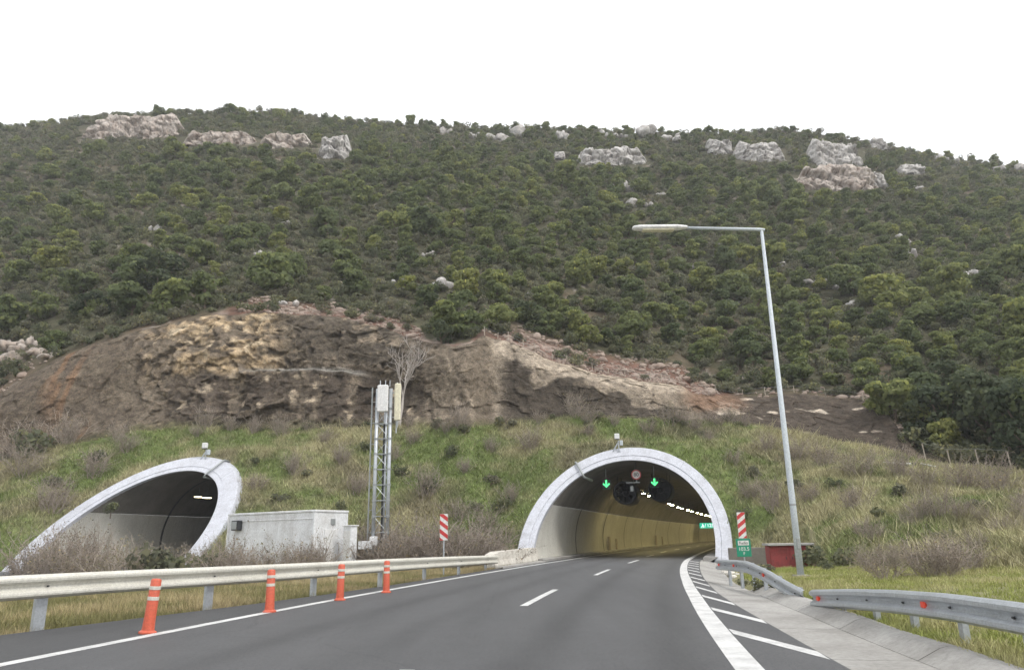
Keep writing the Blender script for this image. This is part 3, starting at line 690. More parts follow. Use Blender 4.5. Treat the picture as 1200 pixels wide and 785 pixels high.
p = at(831, 615.5, 62); s_, u_ = to_su(p[0], p[1])
t = thing('exit_distance_sign', 'small green sign with white figures on the lit tunnel side', 'sign', p, -.3)
MB().bbox((0, 0, 0), (1.5, .05, .42), .02).build('panel', 'lit_green_panel', t)
text_part('numerals', '125', .36, (.10, -.032, 0), (R(90), 0, 0), 'lit_white', t)
text_part('numeral', '5', .36, (.55, -.032, 0), (R(90), 0, 0), 'lit_white', t)
for poly in ([(-.62, -.15), (-.56, -.15), (-.50, -.02), (-.46, -.14), (-.40, -.14), (-.44, .04), (-.52, .06)], [(-.53, .08), (-.47, .08), (-.47, .15), (-.53, .15)], [(-.36, -.16), (-.33, -.16), (-.24, .16), (-.27, .16)]):
    MB().prism(poly, -.034, -.027).build('pictogram', 'lit_white', t)
MB().tube([(.7, 0, .2), (.7, .0, 1.2)], .02, 6).build('hanger', 'grey_steel', t)

# camera boxes on top of the mouths
def sensor(px, py, Y, sc, label):
    p = at(px, py, Y); t = thing('sensor_camera', label, 'camera', p, -.15); t.scale = (sc,) * 3
    MB().tube([(0, 0, -.35), (0, 0, .50)], .045, 8).build('pole', 'galvanised', t)
    MB().tube([(-.5, 0, -.42), (-.03, 0, .32)], .05, 8).build('brace', 'galvanised', t)
    MB().bbox((-.1, -.06, .82), (.40, .30, .44), .04).build('housing', 'antenna_white', t)
    MB().bbox((-.1, -.06, .57), (.30, .24, .05), .01).build('lens_plate', 'sign_black', t)
    MB().bbox((.22, 0, .28), (.26, .22, .42), .04).build('junction_box', 'lamp_grey', t)
    MB().bbox((0, 0, -.4), (.3, .2, .05), .01).build('foot', 'galvanised', t)
sensor(725, 523, 51.7, .85, 'white camera box on a bracket above the lit tunnel mouth')
sensor(241, 534, 57.0, .95, 'white camera box on a bracket above the darker tunnel mouth')

# end of the concrete parapet by the tunnel
t = thing('concrete_parapet', 'chipped pale concrete parapet between cream rail and tunnel mouth', 'parapet')
rows = []
for s, hh_, th in ((-9.2, .28, .30), (-8.6, .62, .5), (-7.4, .74, .6), (-2.5, .78, .62), (.3, .82, .62)):
    u = itp(s, U_RAIL) - .08
    rows.append([road_pt(s, u + .08, -.3), road_pt(s, u + .05, .12), road_pt(s, u - .04, hh_ * .5), road_pt(s, u - .08, hh_), road_pt(s, u - .06 - th, hh_), road_pt(s, u - .1 - th, -.3)])
mb = MB().strip(rows); mb.add(rows[0], [(5, 4, 3, 2, 1, 0)]); mb.add(rows[-1], [(0, 1, 2, 3, 4, 5)]); mb.build('parapet_wall', 'old_barrier_paint', t)
rows = [[road_pt(s, uA(s) + .02, -.02), road_pt(s, uA(s) + .02, .05), road_pt(s, uA(s) - .25, .07), road_pt(s, uA(s) - .25, -.1)] for s in np.linspace(-12, 0, 9)]
MB().strip([[road_pt(s, uA(s) + .30, -.02), road_pt(s, uA(s) + .28, .06), road_pt(s, uA(s) - .15, .07)] for s in np.linspace(-9.5, 0, 9)]).build('footing', 'concrete', t)

# ------------------------------------------------------------------ guard rails
WPROF = [(0, 0), (.028, -.008), (.078, -.040), (.083, -.062), (.078, -.088), (.022, -.125), (.006, -.155), (.022, -.185), (.078, -.222), (.083, -.248), (.078, -.270), (.028, -.302), (0, -.31)]
def guard_rail(label, pts, mat, pmat, side, gz, post_step, refl=None, sec=4.0, sc=1.0, name='guard_rail', round_end=None, pw=1.0):
    root = thing(name, label, 'guard rail')
    P_ = [Vector(p) for p in pts]; L = [0]
    for a, b in zip(P_, P_[1:]): L.append(L[-1] + (b - a).length)
    def pos(d):
        x = [float(np.interp(d, L, [p[k] for p in P_])) for k in range(3)]
        e = .25; a = [float(np.interp(max(d - e, 0), L, [p[k] for p in P_])) for k in range(2)]; b = [float(np.interp(min(d + e, L[-1]), L, [p[k] for p in P_])) for k in range(2)]
        t_ = Vector((b[0] - a[0], b[1] - a[1], 0)).normalized(); return Vector(x), Vector((t_.y, -t_.x, 0)) * side, t_
    d0 = 0.0; kk = 0
    while d0 < L[-1] - .01:
        d1 = min(d0 + sec, L[-1]); rows = []
        off = .006 * (kk % 2)
        for d in np.linspace(d0, min(d1 + .12, L[-1]), max(3, int((d1 - d0) / .45) + 2)):
            p, n_, _ = pos(d)
            f = [p + n_ * (w_ * sc + .06 + off) + Vector((0, 0, z * sc)) for w_, z in WPROF]; bk_ = [p + n_ * (w_ * sc + .054 + off) + Vector((0, 0, z * sc)) for w_, z in WPROF][::-1]
            rows.append(f + bk_)
        mb = MB().strip(rows, True); n = len(rows[0]); mb.add(rows[0], [tuple(range(n))]); mb.add(rows[-1], [tuple(range(n - 1, -1, -1))]); mb.build('beam', mat, root)
        d0 = d1; kk += 1
    d = post_step * .4
    while d < L[-1]:
        p, n_, t_ = pos(d); g = gz(p.x, p.y) - .15
        top = p.z - .03; M = Matrix((t_, n_, Vector((0, 0, 1)))).transposed()
        if top - g > .1:
            mb = MB(); hgt_ = top - g; c = Vector((p.x, p.y, (top + g) / 2))
            mb.box(c, (.10 * pw, .012, hgt_), M); mb.box(c + t_ * .05 * pw - n_ * .03, (.012, .07, hgt_), M); mb.box(c - t_ * .05 * pw - n_ * .03, (.012, .07, hgt_), M)
            mb.build('post', pmat, root)
            MB().bbox(Vector((p.x, p.y, p.z - .155 * sc)) + n_ * (.072 + .02 * sc), (.05, .02, .025), .006, M).build('bolt', 'dark_steel', root)
            MB().bbox(Vector((p.x, p.y, p.z - .155 * sc)) + n_ * .035, (.08, .06, .2), .01, M).build('spacer', pmat, root)
        d += post_step
    for d in (refl or []):
        p, n_, t_ = pos(d); M = Matrix((t_, n_, Vector((0, 0, 1)))).transposed()
        MB().bbox(p + n_ * .085 + Vector((0, 0, -.155 * sc)), (.12, .05, .09), .015, M).build('reflector', 'reflector_red', root)
    if round_end is not None:
        p, n_, t_ = pos(round_end)
        rows = []
        for a in np.linspace(0, math.pi * .9, 7):
            c = p - t_ * 0 + n_ * .06; q_ = c - t_ * (.12 * math.sin(a)) - n_ * (.12 * (1 - math.cos(a)))
            rows.append([q_ + Vector((0, 0, z * sc)) for z in (0, -.155, -.31)])
        MB().strip(rows).build('end_cap', mat, root)
    return root
lp = []
for s in list(np.arange(-72, -10, 2.0)) + [-9.0]:
    zt = itp(s, [(-72, .92), (-33, .90), (-29, .86), (-25.9, .83), (-22, .80), (-15, .70), (-9, .60)])
    lp.append(road_pt(s, itp(s, U_RAIL), zt))
gzf = lambda x, y: float(ground_z(np.array([x]), np.array([y]))[0])
guard_rail('cream painted guard rail running along the road to the parapet', lp, 'cream_rail', 'galvanised', 1, gzf, 3.9, sc=1.28, pw=2.0)
ra = [(6.29, 24.0, .632), (6.23, 22.0, .672), (6.16, 20.5, .685), (6.02, 19.2, .62), (5.92, 18.0, .535), (5.87, 16.9, .39), (5.82, 15.7, .26)][::-1]
guard_rail('grey guard rail dipping down to the ground in front of the tunnel jamb', ra, 'galvanised', 'galvanised', -1, gzf, 1.35, refl=[2.9, 6.3, 8.1])
rb = [(4.93, 3.5, .66), (4.95, 5.5, .665), (5.05, 7.9, .66), (5.14, 9.2, .647), (5.26, 10.8, .587), (5.40, 12.6, .485), (5.50, 14.4, .36)]
guard_rail('grey guard rail with red reflectors nearest the grassy verge', rb, 'galvanised', 'galvanised', -1, gzf, 1.3, refl=[6.4, 10.6], round_end=10.9)

# ------------------------------------------------------------------ orange flexible posts
oi = ['orange marker post nearest the camera beside the cream rail', 'second orange marker post from the camera by the edge line', 'third orange marker post from the camera by the edge line', 'farthest of the four orange marker posts by the edge line']
for (s, u), lab, tl in zip([(-33.9, -4.86), (-30.5, -4.56), (-27.6, -4.30), (-25.1, -4.06)], oi, (4, -1, 1, 0)):
    t = thing('marker_post', lab, 'bollard', road_pt(s, u, 0), 0, 'orange marker posts along the edge line'); t.rotation_euler = (0, R(tl), 0)
    MB().lathe([(.001, .0), (.135, .0), (.135, .025), (.11, .04), (.085, .06), (.001, .06)], n=18).build('base', 'orange_plastic', t)
    MB().lathe([(.095, .05), (.088, .2), (.080, .80), (.062, .825), (.001, .83)], n=18).build('tube', 'orange_plastic', t, True)
    for z in (.50, .66):
        MB().lathe([(.086, z), (.088, z + .005), (.087, z + .05), (.084, z + .055)], n=18).build('white_band', 'cream_rail', t)

# ------------------------------------------------------------------ striped boards and radio sign
def striped(px, ytop, ybot, Y, lean, label, up):
    p0 = at(px, ytop, Y); p1 = at(px, ybot, Y); H_ = p0[2] - p1[2]; W_ = .34
    g = -.2; t = thing('hazard_board', label, 'road sign', (p1[0], p1[1], g), 0)
    MB().tube([(0, .04, 0), (0, .04, p0[2] - g - .05)], .032, 8).build('post', 'galvanised', t)
    b0 = p1[2] - g
    MB().bbox((0, 0, b0 + H_ / 2), (W_, .03, H_), .008).build('panel', 'white_sheet', t)
    n = 3; st_ = H_ / 3.0; dz = .26 * up
    for i in range(-1, 5):
        z0 = b0 + i * st_ * .98 - .18
        quad = [(-W_ / 2, z0 - dz / 2), (W_ / 2, z0 + dz / 2), (W_ / 2, z0 + dz / 2 + st_ * .5), (-W_ / 2, z0 - dz / 2 + st_ * .5)]
        # clip to the board
        def clip(poly, zc_, keep_above):
            out = []
            for a, b in zip(poly, poly[1:] + poly[:1]):
                ia = (a[1] > zc_) == keep_above; ib = (b[1] > zc_) == keep_above
                if ia: out.append(a)
                if ia != ib: f = (zc_ - a[1]) / (b[1] - a[1]); out.append((a[0] + (b[0] - a[0]) * f, zc_))
            return out
        q_ = clip(quad, b0 + .005, True); q_ = clip(q_, b0 + H_ - .005, False) if len(q_) > 2 else q_
        if len(q_) > 2: MB().prism(q_, -.019, -.0155).build('red_stripe', 'sign_red', t)
    return t
striped(520, 602, 633, 33, 0, 'red and white striped board behind the cream guard rail', -1)
tr_ = striped(870.5, 600, 630.5, 33, 0, 'red and white striped board above the green radio sign', 1)
p0 = at(872.5, 630.8, 32.93); p1 = at(872.5, 652, 32.93)
t = thing('radio_sign', 'green radio frequency sign with white panel beside the tunnel mouth', 'road sign', (p1[0], p1[1], p1[2]), 0)
H_ = p0[2] - p1[2]
MB().bbox((0, 0, H_ / 2), (.62, .03, H_), .01).build('panel', 'sign_green', t)
MB().bbox((0, -.018, H_ * .76), (.46, .006, H_ * .26), .002).build('white_plate', 'white_sheet', t)
text_part('lettering', 'Radio', .17, (0, -.024, H_ * .76), (R(90), 0, 0), 'sign_black', t)
text_part('lettering', '103.5', .21, (0, -.018, H_ * .42), (R(90), 0, 0), 'white_sheet', t)
text_part('lettering', 'F', .17, (0, -.018, H_ * .17), (R(90), 0, 0), 'white_sheet', t)

# ------------------------------------------------------------------ lamp post
t = thing('street_lamp', 'tall grey lamp post with long arm over the road', 'street lamp', (9.04, 24.8, .05))
MB().tube([(0, 0, 0), (0, 0, 2.2), (0, 0, 11.85)], [.108, .10, .056], 12).build('pole', 'lamp_grey', t, True)
MB().bbox((0, 0, .02), (.42, .42, .05), .01).build('base_plate', 'concrete', t)
MB().bbox((0, -.11, 1.0), (.10, .04, .34), .01).build('access_door', 'grey_steel', t)
MB().tube([(0, 0, 2.18), (0, 0, 2.24)], .107, 12).build('collar', 'grey_steel', t)
MB().tube([(.10, 0, 11.83), (-.05, 0, 11.86), (-2.75, -.12, 11.93)], [.065, .065, .05], 10).build('arm', 'lamp_grey', t, True)
hd = MB()
rows = []
for x, wv, hz_ in ((-2.7, .09, .06), (-2.95, .13, .09), (-3.05, .17, .095), (-4.4, .17, .105), (-4.6, .13, .08), (-4.66, .06, .04)):
    rows.append([(x, -.12 + wv * math.cos(a), 11.95 + hz_ * math.sin(a)) for a in np.linspace(0, 2 * math.pi, 13)[:-1]])
hd.strip(rows, True); hd.add(rows[0], [tuple(range(12))]); hd.add(rows[-1], [tuple(range(11, -1, -1))]); hd.build('lamp_head', 'antenna_white', t, True)
MB().bbox((-3.75, -.12, 11.85), (1.15, .26, .07), .03).build('diffuser', 'antenna_cream', t)

# ------------------------------------------------------------------ red hut and low wall
hx, hy = 11.35, 34.6
t = thing('red_cabinet', 'low red utility cabinet with flat concrete roof behind lamp post', 'cabinet', (hx + .85, hy + .4, -.3), -.10)
MB().bbox((0, 0, .55), (1.6, .9, 1.2), .015).build('body', 'hut_red', t)
MB().bbox((.1, -.02, 1.20), (2.0, 1.25, .10), .015).build('roof_slab', 'concrete', t)
for dx in (-.40, .42):
    dr = MB().bbox((dx, -.46, .57), (.74, .03, 1.0), .008).build('door', 'hut_red', t)
    MB().bbox((dx + (.28 if dx < 0 else -.28), -.485, .62), (.03, .02, .14), .005).build('handle', 'dark_steel', dr)
p = at(878, 650, 39.0)
t = thing('retaining_wall', 'low grey retaining wall between the tunnel mouth and red cabinet', 'wall', (p[0], p[1], -.5), -.12)
MB().bbox((0, 0, .6), (2.0, .35, 1.25), .03).build('wall', 'vault_concrete', t)
t = thing('rubble_stones', 'broken pale stones piled at the foot of the tunnel jamb', 'rubble')
for k in range(16):
    s_ = random.uniform(-16, -3); p = road_pt(s_, random.uniform(5.6, 6.9), apron_z(s_) + .02); r_ = random.uniform(.08, .24)
    MB().bbox(p, (r_ * 2, r_ * 1.5, r_ * 1.1), r_ * .35, Matrix.Rotation(random.uniform(0, 3), 3, 'Z') @ Matrix.Rotation(random.uniform(-.3, .3), 3, 'X')).build('stone', 'old_barrier_paint', t)

# ------------------------------------------------------------------ equipment container
A_, B_ = Vector((-16.4, 43.7, -.35)), Vector((-10.5, 40.0, -.35))
ex = (B_ - A_).normalized(); Lc = (B_ - A_).length; rzc = math.atan2(ex.y, ex.x); hC = 3.27
t = thing('equipment_container', 'white weathered equipment container standing beside the darker tunnel', 'container', A_, rzc)
MB().bbox((Lc / 2, 1.2, hC / 2), (Lc, 2.4, hC), .02).build('body', 'container_paint', t)
MB().bbox((Lc / 2, 1.2, hC + .02), (Lc + .1, 2.5, .12), .02).build('roof', 'container_paint', t)
for x, y in ((.05, .02), (Lc - .05, .02), (Lc - .05, 2.36), (.05, 2.36)):
    MB().bbox((x, y, hC / 2), (.14, .14, hC - .04), .015).build('corner_post', 'container_paint', t)
for z in (.35, 2.9):
    MB().bbox((Lc / 2, -.012, z), (Lc - .25, .03, .05), .008).build('rib', 'container_paint', t)
ac = MB().bbox((.95, -.16, 2.68), (.55, .36, .55), .03).build('air_conditioner', 'dark_steel', t)
MB().bbox((.95, -.35, 2.68), (.42, .02, .42), .008).build('grille', 'grey_steel', ac)
dr = MB().bbox((Lc + .02, 1.2, 1.3), (.05, .95, 2.1), .01).build('door', 'antenna_white', t)
MB().bbox((Lc + .06, .85, 1.3), (.05, .05, .18), .01).build('handle', 'dark_steel', dr)
MB().bbox((Lc + .03, 1.3, 2.75), (.06, .3, .3), .01).build('vent', 'grey_steel', t)
t = thing('electrical_cabinet', 'slim grey electrical cabinet beside the white container', 'cabinet', (-8.95, 40.6, -.35), rzc)
MB().bbox((0, .3, 1.3), (.55, .5, 2.4), .02).build('body', 'container_paint', t)
MB().bbox((0, .3, 2.52), (.66, .6, .06), .01).build('cap', 'antenna_white', t)
MB().bbox((0, .04, 1.4), (.45, .02, 1.7), .006).build('door', 'white_sheet', t)
t = thing('meter_box', 'small white meter box on a stake beyond the slim cabinet', 'box', (-8.05, 41.2, -.35), 0)
MB().bbox((0, 0, 1.5), (.7, .3, .42), .02).build('box', 'container_paint', t); MB().tube([(0, .05, 0), (0, .05, 1.35)], .04, 6).build('stake', 'grey_steel', t)

# ------------------------------------------------------------------ antenna mast
mY = 42.0; b = at(445, 655, mY)
t = thing('antenna_mast', 'lattice antenna mast with white and cream panel antennas beside container', 'mast', (b[0], mY, -.4))
Hm = 10.15; legs = [(-.36, -.2), (.40, -.2), (.03, .45)]
for x, y in legs: MB().tube([(x, y, 0), (x, y, Hm)], .10, 8).build('leg', 'galvanised', t, True)
z = .5; k = 0
while z < Hm - .8:
    for i in range(3):
        (x0, y0), (x1, y1) = legs[i], legs[(i + 1) % 3]
        MB().tube([(x0, y0, z), (x1, y1, z)], .022, 6).build('cross_bar', 'galvanised', t)
        MB().tube([(x0, y0, z), (x1, y1, z + .85)] if k % 2 else [(x1, y1, z), (x0, y0, z + .85)], .015, 6).build('brace', 'galvanised', t)
    for x, y in legs: MB().tube([(x, y, z - .05), (x, y, z + .05)], .125, 8).build('flange', 'grey_steel', t)
    z += .85; k += 1
MB().tube([(-.68, -.1, 0), (-.68, -.1, Hm + .1)], .045, 6).build('cable_duct', 'grey_steel', t)
for z in np.arange(1, Hm, 1.2): MB().tube([(-.68, -.1, z), (-.36, -.2, z)], .02, 5).build('duct_clip', 'grey_steel', t)
MB().tube([(.03, .1, 0), (.03, .1, 8.2)], .06, 6).build('cable_bundle', 'dark_steel', t)
MB().bbox((-.02, -.42, 9.55), (.62, .22, 1.55), .05).build('panel_antenna', 'antenna_white', t)
MB().tube([(.75, -.2, 7.6), (.75, -.2, 10.5)], .035, 6).build('antenna_pole', 'galvanised', t)
MB().bbox((.82, -.34, 9.35), (.36, .2, 2.15), .06).build('panel_antenna', 'antenna_cream', t)
for z in (8.5, 9.9): MB().tube([(.42, -.2, z), (.8, -.22, z)], .03, 6).build('bracket', 'galvanised', t)
MB().tube([(.82, -.34, 8.3), (.80, -.34, 7.9)], .06, 6).build('antenna_plug', 'grey_steel', t)
MB().bbox((-.3, -.36, 1.75), (.42, .2, .5), .03).build('control_box', 'antenna_white', t)
for x in (-.2, .1, .35): MB().tube([(x, -.3, 10.25), (x, -.3, 10.62)], .025, 5).build('lightning_rod', 'galvanised', t)

# ------------------------------------------------------------------ plants: prototypes
def leaf_cloud(lobes, per, smin, smax, r_, up_bias=.25):
    V = []; T = []
    for (c, rad) in lobes:
        n = int(per * (rad[0] / .8) ** 1.5) + 12
        dr = r_.normal(size=(n, 3)); dr[:, 2] += up_bias; dr /= np.linalg.norm(dr, axis=1)[:, None]
        rr = r_.uniform(.55, 1.08, n) ** .7
        p = np.array(c) + dr * np.array(rad) * rr[:, None]
        nm = dr * 1.1 + r_.normal(size=(n, 3)) * .55; nm /= np.linalg.norm(nm, axis=1)[:, None]
        a = np.cross(nm, r_.normal(size=(n, 3))); a /= np.linalg.norm(a, axis=1)[:, None]; b = np.cross(nm, a)
        s = r_.uniform(smin, smax, n)[:, None]
        k = r_.uniform(.5, 1.0, (n, 1))
        quad = np.stack([p - a * s - b * s * k * .6, p + a * s * .7 - b * s * k, p + a * s + b * s * k * .7, p - a * s * .5 + b * s * k], 1)
        V.append(quad.reshape(-1, 3)); t = np.clip(.45 + r_.normal() * .10 + r_.normal(size=n) * .16, 0, 1); T.append(np.repeat(t, 4))
    V = np.concatenate(V); return V, np.arange(len(V)).reshape(-1, 4), np.concatenate(T)
def trunk_mesh(lobes, h0, r0, r_):
    mb = MB(); top = Vector((r_.normal() * .12, r_.normal() * .12, h0))
    mb.tube([(0, 0, -.6), (0, 0, 0), (top.x * .4, top.y * .4, h0 * .5), top], [r0 * 1.3, r0, r0 * .8, r0 * .6], 6)
    for c, rad in lobes:
        c = Vector(c); st = top * r_.uniform(.55, 1.0); mb.tube([st, (st + c) / 2 + Vector((0, 0, -.08)), c], [r0 * .45, r0 * .3, r0 * .12], 5)
    me = bpy.data.meshes.new('trunk'); me.from_pydata(mb.v, [], mb.f); me.materials.append(MATS['bark']); return me
PINES = []
for k in range(9):
    r_ = np.random.default_rng(100 + k); lobes = []
    tall = r_.uniform(.7, 1.2); n = int(r_.integers(8, 15)); ox, oy = r_.normal(size=2) * .28
    for i in range(n):
        a = r_.uniform(0, 2 * math.pi); q_ = math.sqrt(r_.uniform(0, 1)); z = .5 + 2.4 * tall * r_.uniform(0, 1) ** .8
        rr = 1.35 * q_ * (1.15 - .5 * (z - 1.15) / 2.2); l = r_.uniform(.5, .95) * (1.05 - .25 * (z - 1.1) / 2.2)
        lobes.append(((ox * (z - 1) + rr * math.cos(a), oy * (z - 1) + rr * math.sin(a), z), (l * r_.uniform(.8, 1.3), l, l * r_.uniform(.5, .75))))
    lobes.append(((0, 0, 2.1 * tall), (.95, .95, .8))); lobes.append(((.2, -.1, 1.0), (1.0, 1.0, .6)))
    V, Fq, T = leaf_cloud(lobes, 130, .09, .20, r_)
    PINES.append((np_mesh('crown', V, Fq, 'pine_needles', attrs={'tint': T}, link=False), trunk_mesh(lobes, 1.7 * tall, .13, r_)))
SCRUB = []
for k in range(6):
    r_ = np.random.default_rng(200 + k); lobes = []
    for i in range(int(r_.integers(4, 8))):
        a = r_.uniform(0, 2 * math.pi); q_ = r_.uniform(.1, .75); l = r_.uniform(.3, .55)
        lobes.append(((q_ * math.cos(a), q_ * math.sin(a), r_.uniform(.25, .75)), (l, l, l * r_.uniform(.65, .95))))
    V, Fq, T = leaf_cloud(lobes, 120, .055, .12, r_)
    SCRUB.append((np_mesh('foliage', V, Fq, 'heath_leaves' if k % 3 == 2 else 'scrub_leaves', attrs={'tint': T}, link=False), trunk_mesh(lobes, .25, .05, r_)))
DARK = []
for k in range(3):
    r_ = np.random.default_rng(300 + k); lobes = []
    for i in range(16):
        a = r_.uniform(0, 2 * math.pi); q_ = math.sqrt(r_.uniform(0, 1)); z = .75 + 2.6 * r_.uniform(0, 1); env = math.sqrt(max(.1, 1 - ((z - 1.7) / 2.1) ** 2))
        l = r_.uniform(.5, .85); lobes.append(((1.45 * q_ * env * math.cos(a), 1.45 * q_ * env * math.sin(a), z), (l, l, l * .8)))
    V, Fq, T = leaf_cloud(lobes, 130, .08, .16, r_)
    DARK.append((np_mesh('crown', V, Fq, 'dark_leaves', attrs={'tint': T}, link=False), trunk_mesh(lobes, 1.2, .16, r_)))
def twig_shrub(seed, nst, spread, leaves):
    r_ = np.random.default_rng(seed); V = []; Fq = []
    def seg(a, b, w0, w1):
        d_ = b - a; x = np.cross(d_, r_.normal(size=3)); x /= np.linalg.norm(x) + 1e-9; y = np.cross(d_, x); y /= np.linalg.norm(y) + 1e-9
        for e in (x, y):
            o = len(V); V.extend([a - e * w0, a + e * w0, b + e * w1, b - e * w1]); Fq.append((o, o + 1, o + 2, o + 3))
    tips = []
    def grow(p, d_, L, w, lev):
        n = 3; q_ = p
        for i in range(n):
            d_ = d_ + r_.normal(size=3) * .16; d_[2] += .05; d_ /= np.linalg.norm(d_); nx = q_ + d_ * L / n
            seg(q_, nx, w * (1 - i / n * .5), w * (1 - (i + 1) / n * .5)); q_ = nx; tips.append(q_)
            if lev > 0:
                for _ in range(2 if lev > 1 else 1):
                    e = d_ + r_.normal(size=3) * .55; e /= np.linalg.norm(e); grow(q_, e, L * r_.uniform(.35, .6), w * .55, lev - 1)
    for i in range(nst):
        a = r_.uniform(0, 2 * math.pi); q_ = r_.uniform(0, .22); d_ = np.array([math.cos(a) * spread * r_.uniform(.2, 1), math.sin(a) * spread * r_.uniform(.2, 1), 1.0]); d_ /= np.linalg.norm(d_)
        grow(np.array([q_ * math.cos(a), q_ * math.sin(a), -.05]), d_, r_.uniform(.55, .95), .011, 2)
    st = np_mesh('stems', np.array(V), np.array(Fq), 'dry_twig', link=False)
    lm = None
    if leaves:
        tp = np.array(tips); tp = tp[r_.integers(0, len(tp), leaves)] + r_.normal(size=(leaves, 3)) * .03; a = r_.normal(size=(leaves, 3)) * .012; b = r_.normal(size=(leaves, 3)) * .012
        Vv = np.stack([tp - a, tp + b, tp + a, tp - b], 1).reshape(-1, 3)
        lm = np_mesh('foliage', Vv, np.arange(len(Vv)).reshape(-1, 4), 'dry_leaves', attrs={'tint': np.repeat(np.clip(.45 + .2 * r_.normal(size=leaves), 0, 1), 4)}, link=False)
    return st, lm
TWIGS = [twig_shrub(400 + k, 20, .8, 900) for k in range(3)] + [twig_shrub(410 + k, 24, .55, 500) for k in range(2)]

def put(kind, p, sc, label, cat, group=None, name=None, sz=1.0, tilt=0):
    """one plant of its own: an empty at its foot with its parts"""
    t = thing(name or {'P': 'pine_tree', 'S': 'shrub', 'D': 'evergreen_tree', 'T': 'bare_shrub'}[kind], label, cat, tuple(map(float, p)), random.uniform(0, 6.28), group)
    t.scale = (sc * random.uniform(.92, 1.08), sc * random.uniform(.92, 1.08), sc * sz * random.uniform(.9, 1.1))
    src = {'P': PINES, 'S': SCRUB, 'D': DARK, 'T': TWIGS}[kind]; a, b = src[random.randrange(len(src))]
    for me, nm in ((a, {'P': 'crown', 'S': 'foliage', 'D': 'crown', 'T': 'stems'}[kind]), (b, {'P': 'trunk', 'S': 'stem', 'D': 'trunk', 'T': 'foliage'}[kind])):
        if me is not None:
            o = bpy.data.objects.new(nm, me); col.objects.link(o); o.parent = t
    return t
def first_objs(kind_meshes):
    """objects in the scene that show each prototype mesh, for copies further off"""
    out = []
    for a, b in kind_meshes:
        out.append([next((o for o in col.objects if o.type == 'MESH' and o.data == me), None) for me in (a, b) if me is not None])
    return out
def scatter(name, pts, scl, rot, var, protos, label, cat):
    """stuff: copies of plants standing in the scene, spread over points"""
    me = bpy.data.meshes.new(name); me.vertices.add(len(pts)); me.vertices.foreach_set('co', np.asarray(pts, np.float32).ravel())
    for an, av, ty, key in (('scl', scl, 'FLOAT_VECTOR', 'vector'), ('rot', rot, 'FLOAT_VECTOR', 'vector')):
        a = me.attributes.new(an, ty, 'POINT'); a.data.foreach_set(key, np.asarray(av, np.float32).ravel())
    a = me.attributes.new('var', 'INT', 'POINT'); a.data.foreach_set('value', np.asarray(var, np.int32))
    o = bpy.data.objects.new(name, me); col.objects.link(o); tag(o, label, cat, kind='stuff')
    g = bpy.data.node_groups.new(name, 'GeometryNodeTree'); g.interface.new_socket('Geometry', in_out='INPUT', socket_type='NodeSocketGeometry'); g.interface.new_socket('Geometry', in_out='OUTPUT', socket_type='NodeSocketGeometry')
    gi = g.nodes.new('NodeGroupInput'); go = g.nodes.new('NodeGroupOutput'); jn = g.nodes.new('GeometryNodeJoinGeometry')
    def nattr(nm, ty):
        n = g.nodes.new('GeometryNodeInputNamedAttribute'); n.data_type = ty; n.inputs[0].default_value = nm; return n.outputs[0]
    for k, objs in enumerate(protos):
        for ob in objs:
            if ob is None: continue
            oi_ = g.nodes.new('GeometryNodeObjectInfo'); oi_.inputs[0].default_value = ob; oi_.inputs['As Instance'].default_value = True; oi_.transform_space = 'ORIGINAL'
            cmp_ = g.nodes.new('FunctionNodeCompare'); cmp_.data_type = 'INT'; cmp_.operation = 'EQUAL'
            ia = [s_ for s_ in cmp_.inputs if s_.type == 'INT']; g.links.new(nattr('var', 'INT'), ia[0]); ia[1].default_value = k
            ip = g.nodes.new('GeometryNodeInstanceOnPoints')
            g.links.new(gi.outputs[0], ip.inputs['Points']); g.links.new(cmp_.outputs[0], ip.inputs['Selection']); g.links.new(oi_.outputs['Geometry'], ip.inputs['Instance'])
            er = g.nodes.new('FunctionNodeEulerToRotation'); g.links.new(nattr('rot', 'FLOAT_VECTOR'), er.inputs[0])
            g.links.new(er.outputs[0], ip.inputs['Rotation']); g.links.new(nattr('scl', 'FLOAT_VECTOR'), ip.inputs['Scale'])
            g.links.new(ip.outputs[0], jn.inputs[0])
    g.links.new(jn.outputs[0], go.inputs[0])
    md = o.modifiers.new('scatter', 'NODES'); md.node_group = g; return o

# ------------------------------------------------------------------ rocks
def ico(sub):
    t = (1 + 5 ** .5) / 2
    v = [(-1, t, 0), (1, t, 0), (-1, -t, 0), (1, -t, 0), (0, -1, t), (0, 1, t), (0, -1, -t), (0, 1, -t), (t, 0, -1), (t, 0, 1), (-t, 0, -1), (-t, 0, 1)]
    f = [(0, 11, 5), (0, 5, 1), (0, 1, 7), (0, 7, 10), (0, 10, 11), (1, 5, 9), (5, 11, 4), (11, 10, 2), (10, 7, 6), (7, 1, 8), (3, 9, 4), (3, 4, 2), (3, 2, 6), (3, 6, 8), (3, 8, 9), (4, 9, 5), (2, 4, 11), (6, 2, 10), (8, 6, 7), (9, 8, 1)]
    v = [np.array(p) / np.linalg.norm(p) for p in v]
    for _ in range(sub):
        c = {}; nf = []
        def mid(a, b):
            k = (min(a, b), max(a, b))
            if k not in c: m = v[a] + v[b]; v.append(m / np.linalg.norm(m)); c[k] = len(v) - 1
            return c[k]
        for a, b, e in f: x, y, z = mid(a, b), mid(b, e), mid(e, a); nf += [(a, x, z), (b, y, x), (e, z, y), (x, y, z)]
        f = nf
    return np.array(v), np.array(f)
ICO3, ICO2 = ico(3), ico(2)
